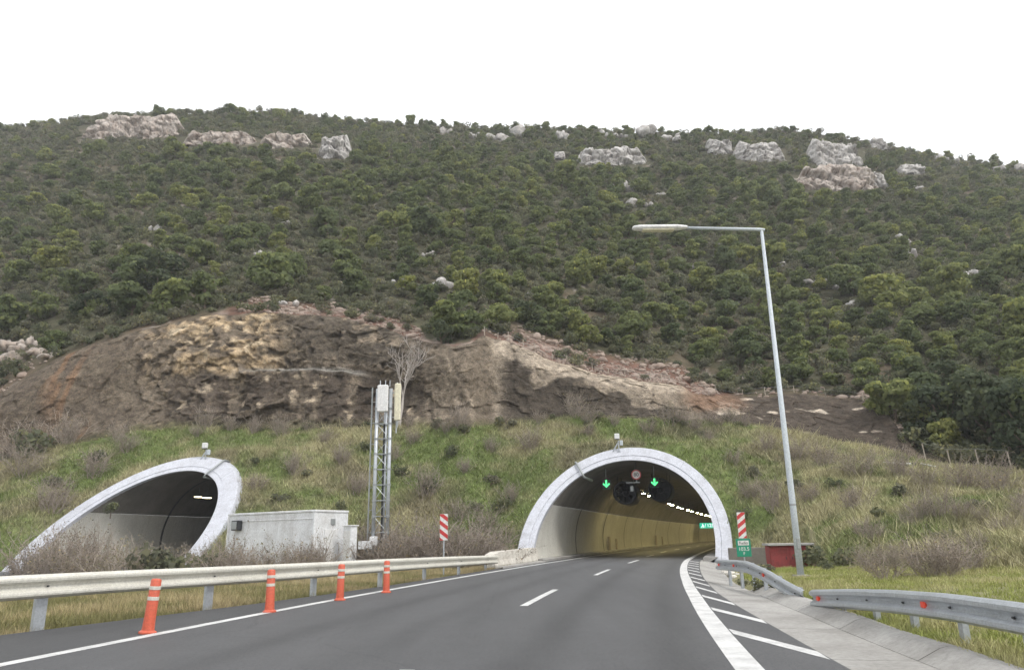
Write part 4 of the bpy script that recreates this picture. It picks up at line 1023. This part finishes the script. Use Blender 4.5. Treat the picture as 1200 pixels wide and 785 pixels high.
def rock_block(base, r_, size, planes=13, rough=.10):
    D, Fq = base; nrm = r_.normal(size=(planes, 3)); nrm /= np.linalg.norm(nrm, axis=1)[:, None]; off = r_.uniform(.62, 1.0, planes)
    dt = D @ nrm.T; rr = np.where(dt > .05, off[None] / np.maximum(dt, .05), 9).min(1); rr = np.minimum(rr, 1.25)
    sd = int(r_.integers(0, 9999)); rr = rr * (1 + rough * fbm(D[:, 0] * 2.5, D[:, 1] * 2.5, D[:, 2] * 2.5, sd, 3))
    return D * rr[:, None] * np.array(size), Fq
def outcrop(x0, x1, y0, y1, n, mat, label, seed, jag=1.0):
    """a crag of stepped, cracked blocks that grows out of the slope and runs back into it"""
    r_ = np.random.default_rng(seed); na = int((x1 - x0) * 1.5) + 12; nb = 44; base = on_sheet(HILL, (x0 + x1) / 2, y1, NH); dist = np.linalg.norm(base - CAM); mpp = dist / F_PX
    fa = np.linspace(0, 1, na); px = x0 + (x1 - x0) * fa
    foot = np.array([on_sheet(HILL, a, y1 - 2.5 * (1 + fbm(np.array([a / 14.]), np.array([0.]), 0, seed)[0]), NH) for a in px[::4]])
    foot = np.stack([np.interp(px, px[::4], foot[:, k]) for k in range(3)], 1)
    X1 = foot[:, 0]; env = np.clip(np.minimum(fa, 1 - fa) / .16, .12, 1) ** .6
    _, rc = worley(X1 / 3.4, X1 * 0, seed); _, rd = worley(X1 / 1.3, X1 * 0, seed + 1)
    Ht = (y1 - y0) * mpp * 1.02 * env * (.72 + .10 * (rc - .5) + .06 * (rd - .5) + .34 * fbm(X1 / 9, X1 * 0, 0, seed + 2))
    b = np.concatenate([np.linspace(-.35, 1, nb - 12), np.linspace(1.02, 1.5, 12)])[None, :]
    up = np.minimum(b, 1.0); back = np.maximum(b - 1, 0)
    Z = foot[:, 2:3] + Ht[:, None] * (up - .5 * back); X = np.broadcast_to(X1[:, None], Z.shape).copy(); Y = foot[:, 1:2] - 1.2 + Ht[:, None] * (.38 * np.maximum(up, 0)) + back * 14 + 3.5 * (1 - env)[:, None]
    wx_ = X + .8 * fbm(X / 2, Z / 2, 0, seed + 3); wz_ = Z + .8 * fbm(X / 2, Z / 2, 0, seed + 4)
    ea, ra_ = worley(wx_ / 3.4, wz_ / 1.9, seed + 5, 1.2); eb, rb_ = worley(wx_ / 1.2, wz_ / .8, seed + 6, 1.2)
    tp_ = 1 - .75 * sstep(.7, 1.0, b)
    dsp = (1.9 * (ra_ - .5) + .8 * (rb_ - .5) + 1.0 * fbm(X / 5, Z / 5, 0, seed + 7) - .9 * (1 - sstep(0, .12, ea)) - .35 * (1 - sstep(0, .16, eb))) * tp_
    Y = Y - dsp * np.minimum(1, Ht[:, None] / 4); Z = Z + .35 * (ra_ - .5) * np.minimum(1, Ht[:, None] / 4)
    P = np.stack([X, Y, Z], -1) - base
    ob = np_mesh('rock_outcrop', P.reshape(-1, 3), quads(na, nb)[:, ::-1], mat); ob.location = base; tag(ob, label, 'rock outcrop'); return ob
OUT = [(93, 214, 130, 163, 15, 'stained_limestone', 'long pinkish crag at the far end of the skyline under bushes'),
       (208, 300, 148, 172, 12, 'stained_limestone', 'low broken tan crag beside the long pinkish crag'),
       (298, 366, 152, 175, 9, 'stained_limestone', 'low tan ledge leading to the upright grey rock'),
       (370, 411, 142, 187, 6, 'limestone', 'upright pale grey rock standing clear below the skyline'),
       (648, 664, 178, 189, 3, 'limestone', 'small pale rock beside the white jagged crag'),
       (673, 762, 170, 195, 12, 'limestone', 'white jagged crag alone in the middle of the upper slope'),
       (826, 862, 163, 182, 5, 'limestone', 'thin grey crag below the bushy knoll on the skyline'),
       (860, 925, 158, 190, 8, 'limestone', 'grey crag in two steps beside the large rounded cliff'),
       (950, 1016, 152, 196, 6, 'limestone', 'smooth grey rounded top of the large cliff'),
       (930, 1040, 184, 224, 11, 'stained_limestone', 'orange stained lower cliff with dark hollows'),
       (1052, 1086, 190, 206, 3, 'limestone', 'flat grey boulder beyond the large cliff'),
       (1014, 1040, 198, 222, 3, 'limestone', 'grey buttress at the end of the orange stained cliff'),
       (1020, 1042, 160, 176, 3, 'limestone', 'grey stones on the ridge past the rounded cliff')]
NOTREE = []
for i, (x0, x1, y0, y1, n, mt_, lab) in enumerate(OUT):
    outcrop(x0, x1, y0, y1, n, mt_, lab, 900 + i); NOTREE.append((x0 - 1, x1 + 1, y0 + 4, y1 + 3))
BOULD = [(8, 408, 11), (25, 411, 10), (42, 413, 9), (14, 421, 10), (34, 402, 8), (56, 419, 8), (46, 404, 7), (742, 240, 9), (733, 222, 10), (757, 240, 6), (724, 240, 5), (775, 228, 4), (520, 154, 7), (583, 163, 10), (606, 158, 12), (556, 160, 6), (662, 160, 9), (712, 158, 5), (727, 160, 5), (752, 158, 11), (784, 162, 7), (795, 165, 6), (304, 298, 5), (180, 268, 5), (502, 298, 5), (524, 336, 10), (470, 330, 5), (418, 322, 5), (625, 345, 6),
         (845, 286, 5), (1063, 284, 8), (1070, 297, 7), (945, 330, 7), (957, 332, 6), (985, 336, 8), (1013, 342, 7), (1032, 350, 9), (1046, 346, 8), (1062, 354, 7), (1000, 356, 6), (1150, 322, 6), (1160, 286, 5), (915, 310, 5), (1075, 222, 6), (1105, 186, 5), (1120, 191, 5), (1166, 199, 5), (1188, 199, 6), (338, 262, 6), (335, 356, 7), (400, 332, 4), (600, 330, 4), (690, 308, 5), (812, 312, 5), (868, 300, 4)]
for i, (x, y, wpx) in enumerate(BOULD):
    p = on_sheet(HILL, x, y + 2, NH); dist = np.linalg.norm(p - CAM); r_ = np.random.default_rng(1200 + i); sz = wpx / F_PX * dist * 1.05
    V = []; Fc = []; o_ = 0
    for k in range(4):
        v_, f_ = rock_block(ICO2, r_, (sz * r_.uniform(.4, .8), sz * .6, sz * r_.uniform(.4, .8))); V.append(v_ + r_.normal(size=3) * np.array([sz * .7, sz * .4, sz * .15]) + [0, 0, sz * .25]); Fc.append(f_ + o_); o_ += len(v_)
    ob = np_mesh('boulder', np.concatenate(V), np.concatenate(Fc), 'stained_limestone' if i < 7 else 'limestone'); ob.location = p; tag(ob, 'pale stone in the heap on the slope at the picture edge' if i < 7 else 'pale limestone boulder showing between bushes on the hillside', 'boulder', 'stones heaped at the picture edge' if i < 7 else 'boulders between the bushes'); NOTREE.append((x - wpx * .8, x + wpx * .8, y - wpx * .4, y + 7))
# loose rubble on the red crest above the cut
V = []; Fc = []; o_ = 0; r_ = np.random.default_rng(77)
for k in range(1500):
    if k < 1120: x = r_.uniform(282, 495) if k < 500 else r_.uniform(600, 840)
    elif k < 1240: x = r_.uniform(-10, 62)
    else: x = r_.uniform(560, 1060)
    ci = int(np.interp(x, XS, np.arange(NC))); dmax = float(red[0, ci]) + 1.5 if k < 1240 else 2.5
    if k >= 1120 and k < 1240: dmax = 9
    span = PR[ci, 1] - PT[ci, 1]; rf = r_.uniform(0, dmax) / span * (NH - 1); p = sheet_at(HILL, np.array([x]), np.array([rf]))[0]
    sz = r_.uniform(.07, .24) * (2.4 if r_.random() < .12 else 1)
    v_, f_ = rock_block((np.array(ICO2[0][:42]), None), r_, (sz, sz, sz * .7)) if False else rock_block(ico(1) if k == 0 else ICO1, r_, (sz, sz, sz * .7)) if k else (rock_block(globals().setdefault('ICO1', ico(1)), r_, (sz, sz, sz * .7)))
    V.append(v_ + p); Fc.append(f_ + o_); o_ += len(v_)
o = np_mesh('rubble', np.concatenate(V), np.concatenate(Fc), 'rubble_stone'); tag(o, 'loose pale stones scattered over the red earth above the cut', 'rubble', kind='stuff')

# ------------------------------------------------------------------ woodland
def dart(n, dmin, r_, xr, accept, seedgrid=None):
    out = []; grid = seedgrid if seedgrid is not None else {}
    xs = r_.uniform(xr[0], xr[1], n); qs = r_.uniform(0, 1, n)
    y0, y1 = 68.0, 205.0
    qs = (np.sqrt(y0 ** 2 + qs * (y1 ** 2 - y0 ** 2)) - y0) / (y1 - y0)
    P = sheet_at(HILL, xs, qs * (NH + 4)); uv, dd = proj(P)
    for i in range(n):
        ok, ds_ = accept(xs[i], P[i], uv[i], dd[i], r_)
        if not ok: continue
        ds_ *= dmin; cx_, cy_ = int(P[i, 0] // 5), int(P[i, 1] // 5); bad = False
        for a in range(-1, 2):
            for b in range(-1, 2):
                for (px_, py_, pd) in grid.get((cx_ + a, cy_ + b), ()):
                    if (px_ - P[i, 0]) ** 2 + (py_ - P[i, 1]) ** 2 < (max(ds_, pd) * .98) ** 2: bad = True; break
                if bad: break
            if bad: break
        if bad: continue
        grid.setdefault((cx_, cy_), []).append((P[i, 0], P[i, 1], ds_)); out.append((P[i], ds_, uv[i], dd[i], xs[i]))
    return out, grid
def forest_edge(x, p):
    ci = int(np.clip(np.interp(x, XS, np.arange(NC)), 0, NC - 1)); return p[1] - PT[ci, 1] - red[0, ci]
def blocked(uv, m=0):
    return any(a < uv[0] < b and (c + d_) / 2 - 3 < uv[1] < d_ + m for a, b, c, d_ in NOTREE)
def acc_pine(x, p, uv, dd, r_):
    if forest_edge(x, p) < 1.5 or blocked(uv, 7): return False, 1
    dens = np.interp(x, [-120, 100, 450, 620, 1300], [.10, .11, .34, .85, 1.0]) * (1.0 if p[1] < 160 else .5)
    dens *= .55 + .9 * float(vnoise(p[0] / 14, p[1] / 14, 0, 91) > -.15)
    return r_.random() < dens, float(r_.choice([.55, .75, .95, 1.15, 1.4], p=[.26, .28, .24, .15, .07])) * (.72 if p[1] > 160 else 1)
pines, grid = dart(20000, 3.1, np.random.default_rng(5), (-140, 1340), acc_pine)
def acc_scrub(x, p, uv, dd, r_):
    if forest_edge(x, p) < -.5 + 2.5 * r_.random() or blocked(uv, 0): return False, 1
    return True, r_.uniform(.6, 1.25) * (1.3 if p[1] > 165 else 1)
scrub, _ = dart(60000, 1.12, np.random.default_rng(6), (-140, 1340), acc_scrub)
print('pines', len(pines), 'scrub', len(scrub))
big = sorted(range(len(pines)), key=lambda i: -(pines[i][1] / pines[i][3] if -10 < pines[i][2][0] < 1210 else 0))[:300]
bigset = set(big)
for i in big:
    p, ds_, uv, dd, x = pines[i]
    zn = 0 if x < 445 else 1 if uv[0] < 895 else 2
    put('P', p - np.array([0, 0, .25]), ds_ / 3.1 * 1.05, ['green pine standing in the low scrub on the mast side of the hill', 'rounded green pine in the wood between mast and lamp post', 'rounded green pine in the wood beyond the lamp post'][zn], 'tree', ['pines above the brown rock cut', 'pines between mast and lamp post', 'pines beyond the lamp post'][zn])
protoP = first_objs(PINES)
rest = [pines[i] for i in range(len(pines)) if i not in bigset]
def arrays(L, base, zr, r_):
    n = len(L); s_ = np.array([l[1] for l in L]) * base
    return np.array([l[0] for l in L]) - [0, 0, .15], np.stack([s_ * r_.uniform(.9, 1.1, n), s_ * r_.uniform(.9, 1.1, n), s_ * r_.uniform(*zr, n)], 1), np.stack([r_.normal(size=n) * .06, r_.normal(size=n) * .06, r_.uniform(0, 6.28, n)], 1)
r_ = np.random.default_rng(8)
P_, S_, R_ = arrays(rest, 1.05 / 3.1, (.8, 1.15), r_)
scatter('far_pines', P_, S_, R_, r_.integers(0, len(PINES), len(rest)), protoP, 'more distant pines merging into a wood up to the skyline', 'trees')
# shrubs on their own along the crest of the cut and the foot of the hill
for i, (x, y, w_, kind, lab) in enumerate([(305, 376, 22, 'S', 'small dark shrub alone on the red earth above the cut'), (131, 400, 24, 'S', 'dark shrub hanging on the shoulder of the cut'), (30, 440, 55, 'S', 'wide dark shrub at the edge below the pale stones'),
        (455, 386, 16, 'S', 'low shrub on the rubble near the crest'), (648, 486, 14, 'S', 'green shrub at the foot of the concreted rock'), (515, 498, 22, 'S', 'dark cushion shrub at the foot of the bare tree'), (690, 500, 14, 'S', 'little shrub under the dark stained rock')]):
    p = on_sheet(HILL if y < 420 and x != 30 else EMB, x, y, NH if y < 420 and x != 30 else NE - 1)
    put(kind, p, w_ / F_PX * np.linalg.norm(p - CAM) / 2.0, lab, 'shrub')
for i, (x, y, w_, h_, lab) in enumerate([(518, 421, 40, 1.0, 'dark round evergreen tree on the edge of the rock cut'), (1110, 520, 76, 1.0, 'large dark evergreen tree past the end of the cut'), (1165, 527, 90, 1.1, 'largest dark evergreen tree above the verge fence'), (1215, 545, 90, 1.1, 'dark evergreen tree cut off by the picture edge'),
        (185, 345, 74, .8, 'broad dark evergreen tree low on the scrubby slope'), (1130, 470, 60, 1.0, 'dark evergreen tree behind the largest one'), (625, 384, 52, .9, 'dark evergreen tree above the fenced crest'), (105, 372, 50, .7, 'dark low evergreen above the red-brown earth')]):
    p = on_sheet(HILL, x, y, NH); put('D', p - np.array([0, 0, .3]), w_ / F_PX * np.linalg.norm(p - CAM) / 4.3, lab, 'tree', sz=h_)
p = on_sheet(HILL, 1050, 492, NH); put('P', p, 1.15, 'bright yellow-green pine by the end of the rock cut', 'tree')
r_ = np.random.default_rng(9)
sidx = sorted(range(len(scrub)), key=lambda i: -(scrub[i][1] / scrub[i][3] if 0 < scrub[i][2][0] < 1200 else 0)); near = sidx[:60]; nearset = set(near)
for i in near: put('S', scrub[i][0], scrub[i][1] * .95, 'grey-green shrub in the undergrowth at the foot of the wood', 'shrub', 'shrubs at the foot of the wood')
rs = [scrub[i] for i in range(len(scrub)) if i not in nearset]
P_, S_, R_ = arrays(rs, 1.02, (.75, 1.2), r_)
scatter('undergrowth', P_, S_, R_, r_.integers(0, len(SCRUB), len(rs)), first_objs(SCRUB), 'dense grey-green undergrowth covering the hillside between the pines', 'undergrowth')

r_ = np.random.default_rng(33)
for k in range(44):                                            # bushes leaning over the crest of the cut
    x = r_.uniform(60, 560) if k < 26 else r_.uniform(580, 1040); p = sheet_at(HILL, np.array([x]), np.array([r_.uniform(.2, 4.5)]))[0]
    put('S', p, r_.uniform(.5, 1.15), 'low bush growing on the very crest of the rock cut', 'shrub', 'bushes on the crest of the cut')
# ------------------------------------------------------------------ shrubs on the embankment
def emb(x, y): return on_sheet(EMB, x, y, NE)
spots = [(342, 556, 30), (500, 585, 44), (622, 530, 36), (600, 590, 30), (545, 555, 24), (575, 530, 22), (690, 512, 20), (760, 508, 24), (815, 505, 26), (835, 520, 22), (900, 530, 26), (935, 540, 34), (965, 548, 34), (1010, 560, 40), (1055, 560, 34), (1085, 572, 30), (905, 600, 36), (880, 585, 30), (400, 545, 30), (460, 540, 26), (540, 610, 34), (570, 625, 40), (590, 640, 32), (420, 580, 30), (300, 575, 26), (60, 600, 40), (30, 560, 40), (110, 560, 34), (150, 530, 30), (20, 525, 44), (80, 515, 40), (1130, 575, 40), (1170, 580, 44), (1000, 600, 36), (950, 590, 30), (1100, 610, 40), (860, 545, 22), (720, 500, 18), (485, 520, 22), (380, 520, 22), (330, 512, 22), (230, 512, 20)]
for i, (x, y, w_) in enumerate(spots):
    p = emb(x, y); sc = w_ / F_PX * np.linalg.norm(p - CAM) / 1.25
    put('T', p, sc, 'bare grey-brown shrub on the grassy embankment', 'shrub', 'bare shrubs on the embankment', sz=.9)
for i, (x, y, w_) in enumerate([(500, 582, 34), (560, 600, 22), (820, 512, 14), (110, 545, 30), (590, 600, 30), (870, 610, 24), (1060, 585, 26), (980, 575, 22), (1150, 600, 26), (360, 560, 20), (470, 560, 24), (430, 530, 20), (530, 535, 26), (575, 570, 26), (300, 545, 18), (330, 590, 22), (60, 575, 26), (130, 600, 20), (880, 560, 22), (930, 575, 24), (1030, 610, 26), (1110, 640, 30), (690, 505, 16), (400, 600, 22)]):
    p = emb(x, y); put('S', p, w_ / F_PX * np.linalg.norm(p - CAM) / 1.9, 'low green-grey shrub growing on the grassy embankment', 'shrub', 'green shrubs on the embankment')
r_ = np.random.default_rng(31)
for k in range(46):                                            # along the foot of the rock cut
    x = r_.uniform(-20, 880); ci = int(np.interp(x, XS, np.arange(NC))); p = EMB[int(NE - 1 - r_.integers(0, 7)), ci]
    kk_ = 'T' if r_.random() < .6 else 'S'
    put(kk_, p, r_.uniform(.7, 1.7) if kk_ == 'T' else r_.uniform(.4, .9), ('bare shrub' if kk_ == 'T' else 'leafy shrub') + ' at the foot of the rock cut', 'shrub', 'bare shrubs under the cut' if kk_ == 'T' else 'leafy shrubs under the cut')
for k in range(84):                                            # thicket by the darker tunnel and the container
    if k < 26: x, Y, s_ = r_.uniform(-31, -17.5), r_.uniform(35, 44), 0; s_ = r_.uniform(1.2, 1.9) if x < -25 else r_.uniform(1.5, 2.5)
    elif k < 60 and k >= 40: x, Y, s_ = r_.uniform(-8.5, -1.6), r_.uniform(39.5, 46.5), r_.uniform(1.6, 2.9)
    elif k >= 60: x, Y, s_ = r_.uniform(-9, -.8), r_.uniform(41, 48), r_.uniform(1.4, 2.6)
    elif k < 40: x, Y, s_ = r_.uniform(-15, -9.5), r_.uniform(33, 39), r_.uniform(1.1, 1.9)
    else: x, Y, s_ = r_.uniform(-8.5, -1.6), r_.uniform(39.5, 46.5), r_.uniform(1.6, 2.9)
    if k < 26 and k % 3 == 0: continue
    put('T', (x, Y, -.5), s_, 'tall bare shrub in the thicket ' + ('before the darker tunnel mouth' if k < 26 else 'in front of the white container' if k < 40 else 'around the antenna mast'), 'shrub', 'thicket by the darker tunnel' if k < 26 else 'thicket before the container' if k < 40 else 'thicket around the mast', sz=.95)
for k in range(3): put('S', (-17.0 + k * 1.3, 36 + k * .5, -.5), 1.5, 'dark leafy bush in front of the container end', 'shrub', 'leafy bushes before the container')
for k in range(46):                                            # brush belt on the verge side
    y = r_.uniform(20, 36); x = y * r_.uniform(.42, .85) + r_.uniform(-.5, .5); s0, u0 = to_su(x, y)
    if u0 < 9.0: continue
    z = max(gzf(x, y), -9)
    ci = int(np.argmin(np.abs(XS - proj(np.array([x, y, 0.]))[0][0]))); ez = np.interp(y, EMB[:, ci, 1], EMB[:, ci, 2]) if y > EMB[0, ci, 1] else z
    put('T', (x, y, max(z, ez) - .05), r_.uniform(.7, 1.3), 'dry tangled brush at the back of the grassy verge', 'shrub', 'brush behind the verge', sz=.8)
for x, y, s_ in ((12.9, 33.8, 1.0), (13.8, 33.0, .9), (12.2, 30.5, .6), (9.6, 30, .5)): put('S', (x, y, -.2), s_, 'dark leafy bush crowding the red cabinet', 'shrub', 'bushes by the red cabinet')
for s, u, z in ((-24.6, 5.75, -.1), (-23.4, 5.9, -.12), (-25.6, 6.0, -.05), (-22.2, 5.95, -.15), (-20.5, 5.7, -.2)):
    put('S', road_pt(s, u, z), random.uniform(.22, .36), 'small green weed growing in the broken end of the gutter', 'weed', 'weeds in the gutter', name='weed')
# bare tree beside the mast
def bare_tree(p, H_, label):
    t = thing('bare_tree', label, 'tree', p); mb = MB(); tw = MB(); r_ = np.random.default_rng(12)
    def grow(a, d_, L, r0, lev):
        a = Vector(a); pts = [a]; d_ = Vector(d_)
        for i in range(4):
            d_ = (d_ + Vector(r_.normal(size=3)) * .12 + Vector((0, 0, .05))).normalized(); pts.append(pts[-1] + d_ * L / 4)
        (mb if lev > 2 else tw).tube(pts, [r0 * (1 - .6 * i / 4) for i in range(5)], 6 if lev > 2 else 4)
        if lev > 0:
            for i in range(5 if lev > 2 else 4):
                b = pts[1 + int(r_.integers(1, 4))]; e = (d_ + Vector(r_.normal(size=3)) * .5 + Vector((0, 0, .15))).normalized(); grow(b, e, L * r_.uniform(.45, .7), r0 * .5, lev - 1)
    grow((0, 0, -.3), (.02, 0, 1), H_ * .55, H_ * .022, 4)
    mb.build('trunk', 'grey_bark', t); tw.build('branches', 'grey_bark', t)
p = emb(468, 500); bare_tree(p, 7.4, 'bare grey tree standing beside the antenna mast under the cut')

# ------------------------------------------------------------------ fences
def crest_fence(x0, x1, step, h_, label, back=.4):
    t = thing('crest_fence', label, 'fence'); tops = []
    x = x0
    while x < x1:
        ci = float(np.interp(x, XS, np.arange(NC))); p = PT[int(ci)] + np.array([0, back, 0]); hh_ = h_ * random.uniform(.8, 1.15); le = random.uniform(-.08, .08)
        MB().tube([p - np.array([0, 0, .4]), p + np.array([le, 0, hh_])], .035, 6).build('post', 'pale_post', t); tops.append(p + np.array([le, 0, hh_])); x += step * random.uniform(.7, 1.3)
    for f in (.95, .6):
        MB().tube([q_ - np.array([0, 0, h_ * (1 - f)]) for q_ in tops], .008, 4).build('wire', 'grey_steel', t)
crest_fence(568, 800, 15, .95, 'thin post fence along the crest of the concreted rock')
crest_fence(842, 1040, 34, 1.1, 'sparse post fence above the dark slope of the cut', .8)
t = thing('verge_fence', 'leaning pale posts in front of the large dark trees', 'fence')
tops = []
for x, y in ((1086, 535), (1116, 545), (1149, 542), (1187, 541)):
    p = emb(x, y + 6) if y < 600 else None; MB().tube([p - np.array([0, 0, .3]), p + np.array([-.12, 0, 1.35])], .04, 6).build('post', 'pale_post', t); tops.append(p + np.array([-.11, 0, 1.4]))
MB().tube(tops, .01, 4).build('wire', 'grey_steel', t)
t = thing('drain_pipe', 'pale pipe lying on the ground at the end of the cut', 'pipe')
a, b = emb(1036, 547), emb(1068, 548); MB().tube([a + [0, 0, .25], b + [0, 0, .25]], .10, 8).build('pipe', 'white_sheet', t, True); MB().tube([b + [.1, 0, .25], b + [.3, 0, .25]], .12, 8).build('collar', 'dark_steel', t)
t = thing('fallen_pole', 'dark pole lying in the scrub beyond the pale pipe', 'pole')
a, b = emb(1080, 549), emb(1098, 552); MB().tube([a + [0, 0, .25], b + [0, 0, .2]], .09, 8).build('pole', 'dark_steel', t, True); MB().tube([a + [0, 0, .36], b + [0, 0, .31]], .03, 6).build('cable', 'white_sheet', t)

# ------------------------------------------------------------------ grass
def grass(name, P, H_, C, nb, wd, label, seed, lean=.45, spread=.12):
    r_ = np.random.default_rng(seed); n = len(P); N_ = n * nb
    p = np.repeat(P, nb, 0) + np.concatenate([r_.normal(size=(N_, 2)) * spread, np.zeros((N_, 1))], 1); p[:, 2] -= .02
    h_ = np.repeat(H_, nb) * r_.uniform(.5, 1.15, N_); a = r_.uniform(0, 6.28, N_); w_ = wd * r_.uniform(.6, 1.3, N_)
    side = np.stack([np.cos(a), np.sin(a), np.zeros(N_)], 1) * w_[:, None]; tip = p + np.stack([r_.normal(size=N_) * lean * h_, r_.normal(size=N_) * lean * h_, h_], 1)
    V = np.stack([p - side, p + side, tip], 1).reshape(-1, 3); cl = np.repeat(C, nb, 0) * r_.uniform(.65, 1.35, (N_, 1))
    o = np_mesh(name, V, np.arange(N_ * 3).reshape(-1, 3), 'grass_blades', attrs={'Col': np.repeat(cl, 3, 0)}); tag(o, label, 'grass', kind='stuff')
r_ = np.random.default_rng(41)
n = 75000; xs = r_.uniform(-60, 1260, n); vs = r_.uniform(0, 1, n) ** .9 * (NE - 1.01); P_ = sheet_at(EMB, xs, vs)
ok = ~INSIDE[np.clip(np.round(vs).astype(int), 0, NE - 1), np.clip(np.round(np.interp(xs, XS, np.arange(NC))).astype(int), 0, NC - 1)]
for T in (LT, MT):
    s, u = tun_su(T, P_[:, 0], P_[:, 1]); ok &= ~((np.hypot(u, P_[:, 2] - T['z0'] - T['zc']) < T['Ro'] + .1) & (s > -25))
ok &= P_[:, 2] > -.1
P_, xs = P_[ok], xs[ok]; C_ = slope_col(P_[:, 0], P_[:, 1], P_[:, 2], xs); lu = C_[:, 0] / C_[:, 1]
C_ = C_ * (1.05 + .45 * fbm(P_[:, 0] / .9, P_[:, 1] / .9, 0, 57))[:, None]; Hh = .16 + .22 * sstep(.8, 1.15, lu) + .16 * r_.random(len(P_)) + .25 * np.clip(fbm(P_[:, 0] / 2.5, P_[:, 1] / 2.5, 0, 55), 0, 1)
tus = (r_.random(len(P_)) < .03); Hh = np.where(tus, Hh * 1.8, Hh * .85); C_[tus] = C_[tus] * .4 + np.array([.44, .40, .24]) * .6
grass('embankment_grass', P_, Hh, C_, 6, .028, 'rough green and straw grass covering the tunnel embankment', 1, .55, .16)
n = 42000; s = -45 + 43 * r_.random(n) ** 1.3; du = .52 + 15 * r_.random(n) ** 1.6; P_ = np.array([road_pt(a, uK(a) + b, 0) for a, b in zip(s, du)]); P_[:, 2] = ground_z(P_[:, 0], P_[:, 1])
g = fbm(P_[:, 0] / 1.5, P_[:, 1] / 1.5, 0, 66); C_ = np.array([.27, .30, .09]) + (np.array([.42, .39, .20]) - np.array([.27, .30, .09])) * sstep(-.1, .5, g + .3 * sstep(4, 9, du))[:, None]
grass('verge_grass', P_, .07 + .07 * r_.random(n) + .10 * np.clip(g, 0, 1) + .1 * sstep(4, 10, du), C_, 6, .009, 'short yellow-green grass on the verge behind the grey rail', 2, .5, .06)
n = 42000; s = -46 + 40 * r_.random(n); du = -.05 + 15 * r_.random(n) ** 1.7; P_ = np.array([road_pt(a, itp(a, U_RAIL) - b, 0) for a, b in zip(s, du)]); P_[:, 2] = ground_z(P_[:, 0], P_[:, 1])
g = fbm(P_[:, 0] / 1.8, P_[:, 1] / 1.8, 0, 67); C_ = np.array([.21, .20, .09]) + (np.array([.40, .33, .19]) - np.array([.21, .20, .09])) * sstep(-.3, .35, g)[:, None]
grass('roadside_grass', P_, .14 + .18 * r_.random(n) + .2 * np.clip(g, 0, 1), C_, 6, .012, 'dry straw-coloured grass behind the cream guard rail', 3, .4, .08)

# ------------------------------------------------------------------ thin haze over the valley side
def haze(dens):
    m = bpy.data.materials.new('haze_air'); m.use_nodes = True; n = m.node_tree; n.nodes.clear(); MATS['haze_air'] = m
    o_ = n.nodes.new('ShaderNodeOutputMaterial'); v_ = n.nodes.new('ShaderNodeVolumePrincipled'); v_.inputs['Density'].default_value = dens; v_.inputs['Color'].default_value = (.94, .96, 1, 1)
    n.links.new(v_.outputs[0], o_.inputs['Volume'])
    o = MB().box((0, 90, 90), (1000, 760, 190)).build('haze', 'haze_air'); tag(o, 'thin pale haze in the air before the hillside', 'haze', kind='stuff')
haze(.00048)
